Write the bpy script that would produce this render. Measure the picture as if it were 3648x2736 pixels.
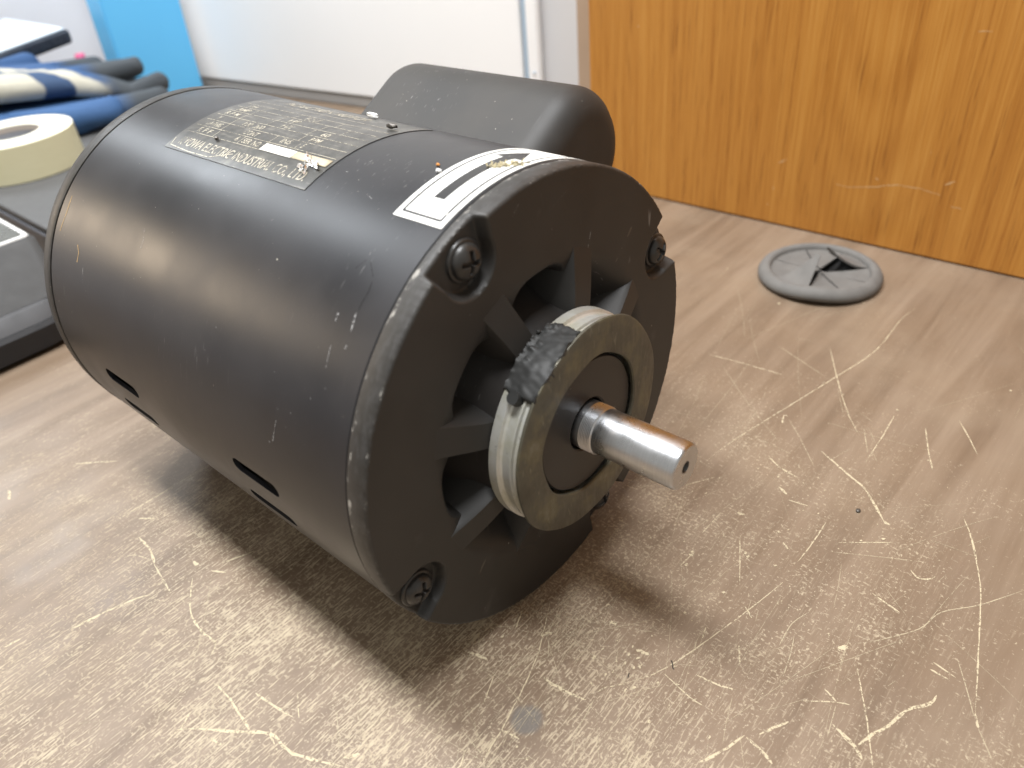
import bpy, bmesh, math, random
from mathutils import Vector, Matrix, noise as mnoise

for o in list(bpy.data.objects):
    bpy.data.objects.remove(o)
scn = bpy.context.scene
C = scn.collection
PI = math.pi
rad = math.radians
sin, cos = math.sin, math.cos

# ------------------------------------------------------------------ camera
cam = bpy.data.cameras.new("camera")
cam_o = bpy.data.objects.new("camera", cam)
C.objects.link(cam_o)
RT = Vector((0.65010, -0.75553, -0.08093)).normalized()
UP = Vector((0.48692, 0.33246, 0.80770)).normalized()
FW = Vector((0.58333, 0.56449, -0.58401)).normalized()
CAM = Vector((-0.16048, -0.13727, 0.24595))
M = Matrix((RT, UP, -FW)).transposed().to_4x4()
M.translation = CAM
cam_o.matrix_world = M
cam.lens = 27.03
cam.sensor_width = 36.0
cam.clip_start = 0.01
cam.clip_end = 50.0
cam.dof.use_dof = True
cam.dof.focus_distance = 0.285
cam.dof.aperture_fstop = 10.0
scn.camera = cam_o
scn.render.resolution_x = 1024
scn.render.resolution_y = 768

# ------------------------------------------------------------------ light
world = bpy.data.worlds.new("World")
scn.world = world
world.use_nodes = True
bg = world.node_tree.nodes["Background"]
bg.inputs["Color"].default_value = (1.0, 0.97, 0.90, 1)
bg.inputs["Strength"].default_value = 0.45

def area(name, loc, sx, sy, power, col, target):
    l = bpy.data.lights.new(name, 'AREA')
    l.shape = 'RECTANGLE'
    l.size, l.size_y = sx, sy
    l.energy = power
    l.color = col
    o = bpy.data.objects.new(name, l)
    C.objects.link(o)
    o.location = loc
    d = (Vector(target) - Vector(loc)).normalized()
    o.rotation_euler = d.to_track_quat('-Z', 'Y').to_euler()
    return o
area("ceiling_fixture", (-0.12, 0.24, 1.75), 0.23, 1.3, 57, (0.97, 0.985, 1.0), (-0.12, 0.25, 0))
area("ceiling_fixture", (0.02, 2.45, 1.75), 0.30, 1.3, 30, (0.88, 0.94, 1.0), (0.02, 2.45, 0))
area("added_sheen_light", (-2.8, 5.7, 1.75), 2.2, 1.0, 70, (1.0, 0.80, 0.58), (0, 0.1, 0.1))  # added warm light, aimed to put a brown sheen on the shell

scn.view_settings.view_transform = 'Standard'
scn.view_settings.look = 'None'
scn.view_settings.exposure = 0.13
scn.view_settings.gamma = 1.0

# ------------------------------------------------------------------ helpers
def obj(name, me, mat=None, parent=None, smooth=True):
    o = bpy.data.objects.new(name, me)
    C.objects.link(o)
    if mat is not None:
        me.materials.append(mat)
    if smooth:
        for p in me.polygons:
            p.use_smooth = True
    if parent is not None:
        o.parent = parent
        o.matrix_parent_inverse = parent.matrix_world.inverted()
    return o

def mesh(name, verts, faces):
    me = bpy.data.meshes.new(name)
    me.from_pydata([tuple(v) for v in verts], [], faces)
    me.update()
    return me

def from_bm(name, bm, recalc=True):
    if recalc:
        bmesh.ops.recalc_face_normals(bm, faces=bm.faces[:])
    me = bpy.data.meshes.new(name)
    bm.to_mesh(me)
    bm.free()
    return me

def tag(o, label, cat=None, group=None, kind=None):
    o["label"] = label
    if cat: o["category"] = cat
    if group: o["group"] = group
    if kind: o["kind"] = kind
    return o

def empty(name, loc):
    o = bpy.data.objects.new(name, None)
    o.empty_display_size = 0.02
    C.objects.link(o)
    o.location = loc
    bpy.context.view_layer.update()
    return o

def autosmooth(o, deg=35):
    me = o.data
    bm = bmesh.new(); bm.from_mesh(me)
    for f in bm.faces: f.smooth = True
    for e in bm.edges:
        e.smooth = not (len(e.link_faces) == 2 and e.calc_face_angle(0) > rad(deg))
    bm.to_mesh(me); bm.free()
    return o

def box_bm(x0, x1, y0, y1, z0, z1, bev=0.0, seg=3):
    bm = bmesh.new()
    bmesh.ops.create_cube(bm, size=1.0)
    for v in bm.verts:
        v.co = Vector(((x0+x1)/2 + v.co.x*(x1-x0), (y0+y1)/2 + v.co.y*(y1-y0), (z0+z1)/2 + v.co.z*(z1-z0)))
    if bev:
        bmesh.ops.bevel(bm, geom=bm.edges[:], offset=bev, segments=seg, affect='EDGES', profile=0.5)
    return bm

MR = 0.0825                      # motor radius, axis along Y at height MR

def lathe(name, prof, n=128, wob=None):
    """prof: list of (y, r) turned about the motor axis"""
    vs, fs = [], []
    m = len(prof)
    for i in range(n):
        a = 2*PI*i/n
        for j, (y, r) in enumerate(prof):
            rr = r + (wob(a, y, r) if wob else 0)
            vs.append((rr*sin(a), y, MR + rr*cos(a)))
    for i in range(n):
        k = (i+1) % n
        for j in range(m-1):
            fs.append((i*m+j, k*m+j, k*m+j+1, i*m+j+1))
    bm = bmesh.new()
    me = mesh(name, vs, fs)
    bm.from_mesh(me)
    bmesh.ops.remove_doubles(bm, verts=bm.verts[:], dist=1e-7)
    bmesh.ops.recalc_face_normals(bm, faces=bm.faces[:])
    bm.to_mesh(me); bm.free()
    return me

def vlathe(name, prof, cx, cy, n=96, tilt=None):
    """prof (r, z) turned about a vertical axis"""
    vs, fs = [], []
    m = len(prof)
    for i in range(n):
        a = 2*PI*i/n
        for r, z in prof:
            vs.append((cx + r*cos(a), cy + r*sin(a), z))
    for i in range(n):
        k = (i+1) % n
        for j in range(m-1):
            fs.append((i*m+j, k*m+j, k*m+j+1, i*m+j+1))
    me = mesh(name, vs, fs)
    bm = bmesh.new(); bm.from_mesh(me)
    bmesh.ops.remove_doubles(bm, verts=bm.verts[:], dist=1e-7)
    bmesh.ops.recalc_face_normals(bm, faces=bm.faces[:])
    bm.to_mesh(me); bm.free()
    return me

def cyl_pt(y, adeg, r):
    a = rad(adeg)
    return Vector((r*sin(a), y, MR + r*cos(a)))

def cyl_patch(name, y0, y1, a0, a1, r, th=0.0003, ny=8, na=24, corner=0.0, jit=0.0):
    """curved plate on the shell, closed slab, optional clipped corners"""
    vs, fs = [], []
    for k, rr in enumerate((r, r+th)):
        for i in range(na+1):
            for j in range(ny+1):
                u = i/na; v = j/ny
                a = a0 + (a1-a0)*u
                y = y0 + (y1-y0)*v
                if corner:
                    d = min(u, 1-u)*abs(a1-a0)*rad(1)*r
                    if d < corner:
                        sh = corner - math.sqrt(max(0, corner**2-(corner-d)**2))
                        y = y0 + sh + (y1-y0-2*sh)*v
                vs.append(cyl_pt(y, a, rr))
    N = (na+1)*(ny+1)
    idx = lambda k, i, j: k*N + i*(ny+1) + j
    for i in range(na):
        for j in range(ny):
            fs.append((idx(1,i,j), idx(1,i+1,j), idx(1,i+1,j+1), idx(1,i,j+1)))
            fs.append((idx(0,i,j), idx(0,i,j+1), idx(0,i+1,j+1), idx(0,i+1,j)))
    for i in range(na):
        fs.append((idx(0,i,0), idx(0,i+1,0), idx(1,i+1,0), idx(1,i,0)))
        fs.append((idx(0,i,ny), idx(1,i,ny), idx(1,i+1,ny), idx(0,i+1,ny)))
    for j in range(ny):
        fs.append((idx(0,0,j), idx(1,0,j), idx(1,0,j+1), idx(0,0,j+1)))
        fs.append((idx(0,na,j), idx(0,na,j+1), idx(1,na,j+1), idx(1,na,j)))
    me = mesh(name, vs, fs)
    bm = bmesh.new(); bm.from_mesh(me)
    bmesh.ops.recalc_face_normals(bm, faces=bm.faces[:])
    bm.to_mesh(me); bm.free()
    return me

def cyl_poly(name, polys, r):
    """flat print on the shell: list of (y,angle) polygons laid on radius r"""
    vs, fs = [], []
    for P in polys:
        b = len(vs)
        vs += [cyl_pt(y, a, r) for y, a in P]
        fs.append(tuple(range(b, b+len(P))))
    return mesh(name, vs, fs)

def strip_polys(y0, a0, y1, a1, w, n=1):
    """a ruled line on the shell as thin quads, w in metres"""
    out = []
    dy = y1-y0; da = (a1-a0)*rad(1)*MR
    L = math.hypot(dy, da); ny, na = -da/L*w/2, dy/L*w/2
    na = na/MR/rad(1)
    for i in range(n):
        p = [(y0+(y1-y0)*t, a0+(a1-a0)*t) for t in (i/n, (i+1)/n)]
        out.append([(p[0][0]+ny, p[0][1]+na), (p[1][0]+ny, p[1][1]+na), (p[1][0]-ny, p[1][1]-na), (p[0][0]-ny, p[0][1]-na)])
    return out

def text_mesh(s, height, width, bold=0.006):
    cu = bpy.data.curves.new("txt", 'FONT')
    cu.body = s
    cu.size = 1.0
    cu.offset = bold
    o = bpy.data.objects.new("txt", cu)
    C.objects.link(o)
    dg = bpy.context.evaluated_depsgraph_get()
    me = bpy.data.meshes.new_from_object(o.evaluated_get(dg))
    bpy.data.objects.remove(o); bpy.data.curves.remove(cu)
    xs = [v.co.x for v in me.vertices]; ys = [v.co.y for v in me.vertices]
    x0, x1, y0, y1 = min(xs), max(xs), 0.0, 0.70
    for v in me.vertices:
        v.co.x = (v.co.x-x0)/(x1-x0)*width
        v.co.y = (v.co.y-y0)/(y1-y0)*height
        v.co.z = 0
    return me

def text_on_shell(name, items, r, mat, parent):
    """items: (string, y_left, angle_base, width, height); reads towards the drive end (-Y)"""
    bm = bmesh.new()
    for s, yl, ab, w, h in items:
        me = text_mesh(s, h, w)
        for v in me.vertices:
            v.co = cyl_pt(yl - v.co.x, ab + v.co.y/MR/rad(1), r)
        bm.from_mesh(me)
        bpy.data.meshes.remove(me)
    return obj(name, from_bm(name, bm, False), mat, parent, smooth=False)

# ------------------------------------------------------------------ materials
class NT:
    def __init__(s, name):
        s.m = bpy.data.materials.new(name); s.m.use_nodes = True
        s.t = s.m.node_tree; s.n = s.t.nodes; s.l = s.t.links
        s.b = s.n["Principled BSDF"]; s.out = s.n["Material Output"]
        s.tc = s.n.new("ShaderNodeTexCoord")
    def add(s, typ, ins=None, **kw):
        nd = s.n.new(typ)
        for k, v in kw.items(): setattr(nd, k, v)
        for k, v in (ins or {}).items():
            if hasattr(v, 'is_output'): s.l.new(v, nd.inputs[k])
            else: nd.inputs[k].default_value = v
        return nd
    def pos(s, loc=(0,0,0), scale=(1,1,1), rot=(0,0,0)):
        return s.add("ShaderNodeMapping", {"Vector": s.tc.outputs["Object"], "Location": loc, "Scale": scale, "Rotation": rot}).outputs[0]
    def noise(s, vec, scale=1, detail=3, rough=0.5, dist=0.0, lac=2.0):
        return s.add("ShaderNodeTexNoise", {"Vector": vec, "Scale": scale, "Detail": detail, "Roughness": rough, "Distortion": dist, "Lacunarity": lac}).outputs["Fac"]
    def math(s, op, a, b=0.5, c=0.5, clamp=False):
        nd = s.n.new("ShaderNodeMath"); nd.operation = op; nd.use_clamp = clamp
        for i, v in enumerate((a, b, c)):
            if hasattr(v, 'is_output'): s.l.new(v, nd.inputs[i])
            else: nd.inputs[i].default_value = v
        return nd.outputs[0]
    def step(s, v, lo, hi, o0=0.0, o1=1.0):
        nd = s.add("ShaderNodeMapRange", {"Value": v, "From Min": lo, "From Max": hi, "To Min": o0, "To Max": o1}, interpolation_type='SMOOTHSTEP')
        return nd.outputs[0]
    def mix(s, f, a, b):
        nd = s.n.new("ShaderNodeMix"); nd.data_type = 'RGBA'
        for i, v in ((0, f), (6, a), (7, b)):
            if hasattr(v, 'is_output'): s.l.new(v, nd.inputs[i])
            else: nd.inputs[i].default_value = (*v, 1) if isinstance(v, tuple) and len(v) == 3 else v
        return nd.outputs[2]
    def ramp(s, v, stops):
        nd = s.add("ShaderNodeValToRGB", {"Fac": v})
        e = nd.color_ramp.elements
        while len(e) < len(stops): e.new(0.5)
        for i, (p, c) in enumerate(stops):
            e[i].position = p; e[i].color = (*c, 1)
        return nd.outputs[0]
    def bump(s, h, strength=0.2, dist=0.001):
        nd = s.add("ShaderNodeBump", {"Height": h, "Strength": strength, "Distance": dist})
        s.l.new(nd.outputs[0], s.b.inputs["Normal"])
    def set(s, **kw):
        names = dict(col="Base Color", rough="Roughness", metal="Metallic", spec="Specular IOR Level", coat="Coat Weight", coatr="Coat Roughness", alpha="Alpha", aniso="Anisotropic", sheen="Sheen Weight")
        for k, v in kw.items():
            i = s.b.inputs[names[k]]
            if hasattr(v, 'is_output'): s.l.new(v, i)
            else: i.default_value = (*v, 1) if isinstance(v, tuple) else v
        return s
    def sep(s, vec=None):
        return s.add("ShaderNodeSeparateXYZ", {"Vector": vec or s.tc.outputs["Object"]}).outputs

def plain(name, col, rough=0.5, metal=0.0, spec=0.5, var=0.15, scale=120, bump=0.0):
    k = NT(name)
    f = k.noise(k.pos(), scale, 4, 0.6)
    a = tuple(c*(1-var) for c in col); b = tuple(min(1, c*(1+var)) for c in col)
    k.set(col=k.mix(f, a, b), rough=k.step(f, 0.2, 0.8, max(0.02, rough-0.07), min(1, rough+0.07)), metal=metal, spec=spec)
    if bump: k.bump(k.noise(k.pos(), scale*6, 2), bump, 0.0006)
    return k.m

def black_paint(name, rim=False, edge_wear=True, dust=0.5, rough=0.36, base=(0.016, 0.016, 0.018)):
    k = NT(name)
    P = k.pos()
    X = k.sep()
    big = k.noise(P, 14, 4, 0.6)
    fine = k.noise(P, 900, 2, 0.6)
    col = k.mix(k.step(big, 0.3, 0.75), base, tuple(b*1.5 + dust*0.012*(1.15, 1.0, 0.82)[i] for i, b in enumerate(base)))
    # dry dust specks and rubbed streaks
    sp = k.step(k.noise(P, 620, 2, 0.4), 0.755, 0.79)
    sp2 = k.math('MULTIPLY', sp, k.step(k.noise(P, 32, 2), 0.47, 0.62))
    col = k.mix(k.math('MULTIPLY', sp2, 0.85), col, (0.40, 0.37, 0.31))
    st = k.step(k.noise(k.pos(scale=(260, 1500, 60), rot=(0.0, 0.3, 0.2)), 1, 2, 0.5), 0.67, 0.76)
    st = k.math('MULTIPLY', st, k.step(k.noise(P, 21, 3), 0.52, 0.68))
    col = k.mix(k.math('MULTIPLY', st, 0.5), col, (0.30, 0.29, 0.28))
    st2 = k.step(k.noise(k.pos(scale=(50, 420, 50), rot=(0.5, 0.0, 0.7)), 1, 3, 0.6), 0.66, 0.80)
    col = k.mix(k.math('MULTIPLY', st2, 0.10), col, (0.22, 0.21, 0.20))
    r = k.step(big, 0.25, 0.8, rough-0.05, rough+0.10)
    if rim:
        dz = k.math('SUBTRACT', X[2], MR)
        rr = k.math('SQRT', k.math('ADD', k.math('MULTIPLY', X[0], X[0]), k.math('MULTIPLY', dz, dz)))
        onrim = k.step(rr, 0.0812, 0.0821)
        # chips cluster along the two edges of the band
        e1 = k.step(k.math('ABSOLUTE', k.math('SUBTRACT', X[1], 0.0070)), 0.0022, 0.0002)
        e2 = k.step(k.math('ABSOLUTE', k.math('SUBTRACT', X[1], 0.0004)), 0.0016, 0.0001)
        edge = k.math('MAXIMUM', e1, k.math('MULTIPLY', e2, 0.75))
        n = k.noise(k.pos(scale=(170, 420, 170)), 1, 5, 0.74)
        amount = k.math('ADD', n, k.math('MULTIPLY', edge, 0.20))
        amount = k.math('ADD', amount, k.math('MULTIPLY', k.noise(P, 24, 2), 0.14))
        chip = k.math('MULTIPLY', k.step(amount, 0.81, 0.87), onrim)
        col = k.mix(k.math('MULTIPLY', chip, 0.8), col, (0.40, 0.38, 0.34))
        scuff = k.math('MULTIPLY', k.math('MULTIPLY', onrim, k.step(n, 0.42, 0.62)), 0.07)
        col = k.mix(scuff, col, (0.25, 0.25, 0.26))
    if rim and edge_wear:
        geo = k.n.new('ShaderNodeNewGeometry')
        pt = k.math('MULTIPLY', k.step(geo.outputs['Pointiness'], 0.53, 0.60), k.step(k.noise(P, 120, 4, 0.7), 0.40, 0.62))
        col = k.mix(k.math('MULTIPLY', pt, 0.40), col, (0.17, 0.145, 0.11))
    k.set(col=col, rough=r, spec=0.45)
    k.bump(k.math('ADD', k.math('MULTIPLY', fine, 0.25), big), 0.08, 0.0006)
    return k.m

MT = {}
MT['shell'] = black_paint("shell_paint", dust=0.5, rough=0.35, base=(0.0105, 0.0108, 0.0135))
MT['bell'] = black_paint("casting_paint", rim=True, dust=0.8, rough=0.47, base=(0.0165, 0.0155, 0.0145))
MT['rib'] = black_paint("rib_paint", dust=0.9, rough=0.48, base=(0.0165, 0.0155, 0.0145))
MT['cover'] = black_paint("cover_paint", dust=1.3, rough=0.58, base=(0.024, 0.0225, 0.021))
MT['hub'] = black_paint("hub_paint", dust=0.9, rough=0.42, base=(0.018, 0.016, 0.015))
MT['rubber'] = plain("rubber", (0.026, 0.026, 0.025), 0.55, var=0.3, scale=160, bump=0.0)
MT['screw'] = plain("screw_black", (0.030, 0.028, 0.026), 0.34, var=0.5, scale=300, bump=0.15)
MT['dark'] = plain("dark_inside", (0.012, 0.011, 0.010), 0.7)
MT['winding'] = plain("winding_varnish", (0.10, 0.055, 0.030), 0.45, var=0.5, scale=300, bump=0.4)

k = NT("zinc")
f = k.noise(k.pos(), 90, 4, 0.65)
k.set(col=k.mix(k.step(f, 0.35, 0.7), (0.62, 0.61, 0.56), (0.42, 0.40, 0.32)), metal=0.40, rough=k.step(f, 0.3, 0.7, 0.32, 0.5))
dirt = k.step(k.noise(k.pos(), 230, 4, 0.7), 0.60, 0.72)
k.set(col=k.mix(k.math('MULTIPLY', dirt, 0.6), k.mix(k.step(f, 0.35, 0.7), (0.56, 0.56, 0.53), (0.44, 0.43, 0.35)), (0.13, 0.115, 0.085)))
MT['zinc'] = k.m

k = NT("tarnished_plate")
P = k.pos()
f = k.noise(P, 60, 5, 0.65); g = k.noise(k.pos(scale=(500, 60, 120), rot=(0.0, 0.7, 0.0)), 1, 3, 0.6)
col = k.ramp(f, [(0.30, (0.060, 0.055, 0.041)), (0.50, (0.095, 0.088, 0.066)), (0.62, (0.135, 0.121, 0.076)), (0.74, (0.20, 0.19, 0.15))])
col = k.mix(k.math('MULTIPLY', k.step(g, 0.58, 0.74), 0.35), col, (0.33, 0.31, 0.23))
k.set(col=col, metal=0.30, rough=k.step(g, 0.3, 0.7, 0.40, 0.58))
k.bump(g, 0.12, 0.0004)
MT['plate'] = k.m

k = NT("steel_shaft")
ln = k.noise(k.pos(scale=(30, 2600, 30)), 1, 2, 0.5)
f = k.noise(k.pos(), 140, 4, 0.6)
X = k.sep()
br = k.math('MULTIPLY', k.math('MULTIPLY', k.step(f, 0.45, 0.7), k.step(X[2], MR, MR+0.008)), 0.5)
col = k.mix(br, k.mix(ln, (0.49, 0.50, 0.52), (0.64, 0.65, 0.67)), (0.38, 0.32, 0.26))
k.set(col=col, metal=1.0, rough=k.math('ADD', k.step(f, 0.3, 0.7, 0.25, 0.38), k.math('MULTIPLY', br, 0.12)))
k.bump(ln, 0.10, 0.0002)
MT['steel'] = k.m

# laminate worktop ---------------------------------------------------------
k = NT("worn_walnut_laminate")
P = k.pos(); X = k.sep()
wob = k.noise(P, 5, 2)
g1 = k.noise(k.pos(scale=(5.0, 62, 1)), 1, 5, 0.62, dist=0.6)
g2 = k.noise(k.pos(scale=(26, 520, 1)), 1, 3, 0.6)
base = k.ramp(g1, [(0.26, (0.130, 0.089, 0.058)), (0.46, (0.182, 0.129, 0.087)), (0.66, (0.226, 0.166, 0.116)), (0.84, (0.275, 0.208, 0.150))])
base = k.mix(k.step(g2, 0.52, 0.78, 0, 0.35), base, (0.18, 0.122, 0.085))
base = k.mix(k.math('MULTIPLY', k.step(k.noise(P, 13, 4, 0.6), 0.45, 0.75), 0.35), base, (0.285, 0.22, 0.155))
# where the print is rubbed away: strongest around and in front of the motor
dx = k.math('ADD', X[0], 0.07); dy = k.math('ADD', X[1], -0.01)
dist = k.math('SQRT', k.math('ADD', k.math('MULTIPLY', dx, dx), k.math('MULTIPLY', k.math('MULTIPLY', dy, dy), 0.8)))
wear = k.step(dist, 0.36, 0.04, 0.0, 1.0)
wear = k.math('ADD', wear, k.math('MULTIPLY', k.math('SUBTRACT', k.noise(P, 24, 5, 0.68), 0.5), 2.6))
thr = k.math('MULTIPLY', wear, 0.112)
fl1 = k.noise(k.pos(scale=(150, 1300, 1), rot=(0, 0, rad(-4))), 1, 4, 0.68)
fl2 = k.noise(P, 640, 4, 0.72)
fl3 = k.noise(k.pos(scale=(900, 300, 1), rot=(0, 0, 0.9)), 1, 3, 0.6)
m1 = k.step(k.math('ADD', fl1, thr), 0.630, 0.720)
m2 = k.step(k.math('ADD', fl2, thr), 0.660, 0.735)
m3 = k.step(k.math('ADD', fl3, thr), 0.69, 0.76)
leftw = k.step(X[0], 0.02, -0.06)
m1 = k.math('MULTIPLY', m1, k.math('ADD', k.math('MULTIPLY', leftw, 0.75), 0.25))
fle = k.math('MAXIMUM', m1, k.math('MAXIMUM', k.math('MULTIPLY', m2, 0.85), k.math('MULTIPLY', m3, 0.6)))
fle = k.math('MULTIPLY', fle, 0.74)
col = k.mix(fle, base, (0.49, 0.41, 0.285))
# grey round smudge and a few dark spots
sx = k.math('ADD', X[0], 0.060); sy = k.math('ADD', X[1], 0.031)
sd = k.math('SQRT', k.math('ADD', k.math('MULTIPLY', sx, sx), k.math('MULTIPLY', sy, sy)))
sd = k.math('ADD', sd, k.math('MULTIPLY', k.math('SUBTRACT', k.noise(P, 130, 3), 0.5), 0.004))
smu = k.math('MULTIPLY', k.step(sd, 0.0068, 0.0042), 0.75)
col = k.mix(smu, col, (0.125, 0.115, 0.105))
dsp = k.math('MULTIPLY', k.step(k.noise(P, 210, 2, 0.4), 0.755, 0.79), k.step(k.noise(P, 25, 2), 0.52, 0.66))
col = k.mix(k.math('MULTIPLY', dsp, 0.55), col, (0.07, 0.06, 0.055))
k.set(col=col, rough=k.math('ADD', k.step(k.noise(P, 30, 3), 0.3, 0.7, 0.36, 0.48), k.math('MULTIPLY', fle, 0.2)), spec=0.45)
k.bump(k.math('SUBTRACT', k.math('MULTIPLY', g2, 0.3), fle), 0.18, 0.0003)
MT['desk'] = k.m

def scratch_mat(name, lo, hi, opacity, col):
    k = NT(name)
    n = k.noise(k.pos(), 900, 3, 0.65)
    f = k.noise(k.pos(), 220, 3, 0.6)
    a = k.math('MULTIPLY', k.step(k.math('ADD', n, k.math('MULTIPLY', k.math('SUBTRACT', f, 0.5), 0.5)), lo, hi), opacity)
    k.set(col=k.mix(f, tuple(c*0.9 for c in col), tuple(c*1.1 for c in col)), rough=0.65, alpha=a)
    return k.m
MT['scr_strong'] = scratch_mat("bare_laminate_core", 0.34, 0.52, 0.80, (0.60, 0.51, 0.345))
MT['scr_faint'] = scratch_mat("faint_scratch", 0.30, 0.50, 0.62, (0.57, 0.485, 0.33))

# orange oak veneer --------------------------------------------------------
k = NT("oak_veneer")
X = k.sep(); P = k.pos()
y, z = X[1], X[2]
warp = k.math('MULTIPLY', k.math('SUBTRACT', k.noise(k.pos(scale=(1, 9, 2.0)), 1, 3, 0.55), 0.5), 0.055)
yy = k.math('ADD', y, k.math('MULTIPLY', warp, 0.55))
y0 = k.math('ADD', yy, -0.012)
ay = k.math('ABSOLUTE', y0)
par = k.math('SUBTRACT', k.math('MULTIPLY', k.math('MULTIPLY', y0, y0), 11.0), k.math('MULTIPLY', z, 0.30))
side = k.math('MULTIPLY', yy, 0.95)
fig = k.math('ADD', k.math('MULTIPLY', par, 1.0), k.math('MULTIPLY', warp, 0.35))
wv = k.math('SINE', k.math('MULTIPLY', fig, 420.0))
near = k.math('MULTIPLY', k.step(ay, 0.050, 0.010), 0.40)
wv2 = k.math('MULTIPLY', k.math('SUBTRACT', k.noise(k.pos(scale=(1, 210, 2.2)), 1, 4, 0.62), 0.5), 4.0)
rings = k.math('ADD', k.math('MULTIPLY', wv, near), k.math('MULTIPLY', wv2, k.math('SUBTRACT', 1.0, near)))
rings = k.math('ADD', k.math('MULTIPLY', rings, 0.17), 0.5)
broad = k.noise(k.pos(scale=(1, 46, 1.4)), 1, 5, 0.66)
fib = k.noise(k.pos(scale=(1, 900, 16)), 1, 4, 0.65)
v = k.math('ADD', k.math('MULTIPLY', rings, 0.34), k.math('ADD', k.math('MULTIPLY', broad, 0.40), k.math('MULTIPLY', fib, 0.42)))
col = k.ramp(v, [(0.34, (0.22, 0.077, 0.012)), (0.49, (0.385, 0.155, 0.026)), (0.62, (0.485, 0.215, 0.040)), (0.76, (0.57, 0.285, 0.064))])
pore = k.step(k.noise(k.pos(scale=(1, 820, 34)), 1, 2, 0.5), 0.57, 0.69)
pore = k.math('MULTIPLY', pore, k.step(k.math('ADD', rings, k.math('MULTIPLY', k.math('SUBTRACT', broad, 0.5), 0.8)), 0.62, 0.42))
col = k.mix(k.math('MULTIPLY', pore, 0.75), col, (0.25, 0.095, 0.016))
k.set(col=col, rough=k.step(fib, 0.3, 0.7, 0.34, 0.46), spec=0.4)
k.bump(fib, 0.05, 0.0003)
MT['oak'] = k.m

MT['white'] = plain("white_enamel", (0.92, 0.925, 0.93), 0.35, var=0.02, scale=8)
MT['offwhite'] = plain("pale_grey_paint", (0.66, 0.67, 0.69), 0.45, var=0.03, scale=8)
MT['gap'] = plain("blue_grey_gasket", (0.40, 0.50, 0.60), 0.5, var=0.05)
MT['tan'] = plain("tan_edge_board", (0.45, 0.33, 0.235), 0.55, var=0.08, scale=30)
MT['trim'] = plain("grey_trim", (0.34, 0.33, 0.32), 0.45, var=0.05)
MT['wall'] = plain("light_grey_wall", (0.74, 0.735, 0.76), 0.6, var=0.03, scale=6)

# ------------------------------------------------------------------ setting
o = obj("desk_top", from_bm("desk_top", box_bm(-1.1, 0.56, -0.75, 1.12, -0.030, 0.0)), MT['desk'], smooth=False)
tag(o, "worn brown walnut laminate desk top covered in cream scratches", kind="structure")
desk = o

o = obj("cut_back_wall", from_bm("cut_back_wall", box_bm(-1.1, 0.56, 1.10, 1.13, 0.0005, 0.27)), MT['wall'], smooth=False)  # back wall, made low so the far light clears its top
tag(o, "pale grey back wall cut low for the light, behind the clutter at the far end of desk", kind="structure")

# the side with the white door runs along this line, its face towards -X
def wall_pt(y, z, out=0.0):
    x = 0.445 - 0.12*(y-0.25)
    return Vector((x - out*0.993, y - out*0.119, z))

def wall_slab(name, y0, y1, z0, z1, out0, out1, mat, parent=None, bev=0.0008):
    c = [wall_pt(y, z, q) for q in (out0, out1) for z in (z0, z1) for y in (y0, y1)]
    fs = [(0,1,3,2), (4,6,7,5), (0,4,5,1), (2,3,7,6), (0,2,6,4), (1,5,7,3)]
    bm = bmesh.new(); me = mesh(name, c, fs); bm.from_mesh(me)
    bmesh.ops.recalc_face_normals(bm, faces=bm.faces[:])
    if bev: bmesh.ops.bevel(bm, geom=bm.edges[:], offset=bev, segments=2, affect='EDGES')
    bm.to_mesh(me); bm.free()
    return obj(name, me, mat, parent, smooth=False)

o = wall_slab("side_wall", 0.10, 1.095, 0.0005, 0.75, -0.020, 0.0, MT['offwhite'], bev=0)
tag(o, "pale grey wall strip beside the white door", kind="structure")
d = empty("white_door", wall_pt(0.70, 0.001, 0.004))
tag(d, "plain white door standing at the back edge of the desk", "door")
wall_slab("door_panel", 0.3735, 1.09, 0.014, 0.74, 0.001, 0.006, MT['white'], d)
wall_slab("gasket", 0.3665, 0.3725, 0.014, 0.74, 0.001, 0.003, MT['gap'], d, 0)
wall_slab("door_frame", 0.352, 0.3655, 0.014, 0.74, 0.001, 0.008, MT['white'], d, 0.0015)
wall_slab("bottom_rail", 0.352, 1.09, 0.0005, 0.013, 0.001, 0.0045, MT['trim'], d, 0.001)
hm = bmesh.new(); bmesh.ops.create_uvsphere(hm, u_segments=12, v_segments=8, radius=0.0012)
for v in hm.verts: v.co = wall_pt(0.3585, 0.0565, 0.0085) + v.co
obj("door_screw", from_bm("door_screw", hm), MT['gap'], d)
o = wall_slab("edge_board", 0.255, 0.309, 0.0005, 0.74, 0.001, 0.012, MT['tan'])
tag(o, "narrow tan upright board between pale wall and oak panel", "board")

bm = box_bm(0.342, 0.360, -0.60, 0.231, 0.0005, 0.75, 0.0012, 2)
for v in bm.verts: v.co.x -= 0.011*v.co.y
o = obj("oak_panel", from_bm("oak_panel", bm), MT['oak'], smooth=False)
tag(o, "upright orange oak veneer panel standing along the desk edge", "panel")
pan = o

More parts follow.
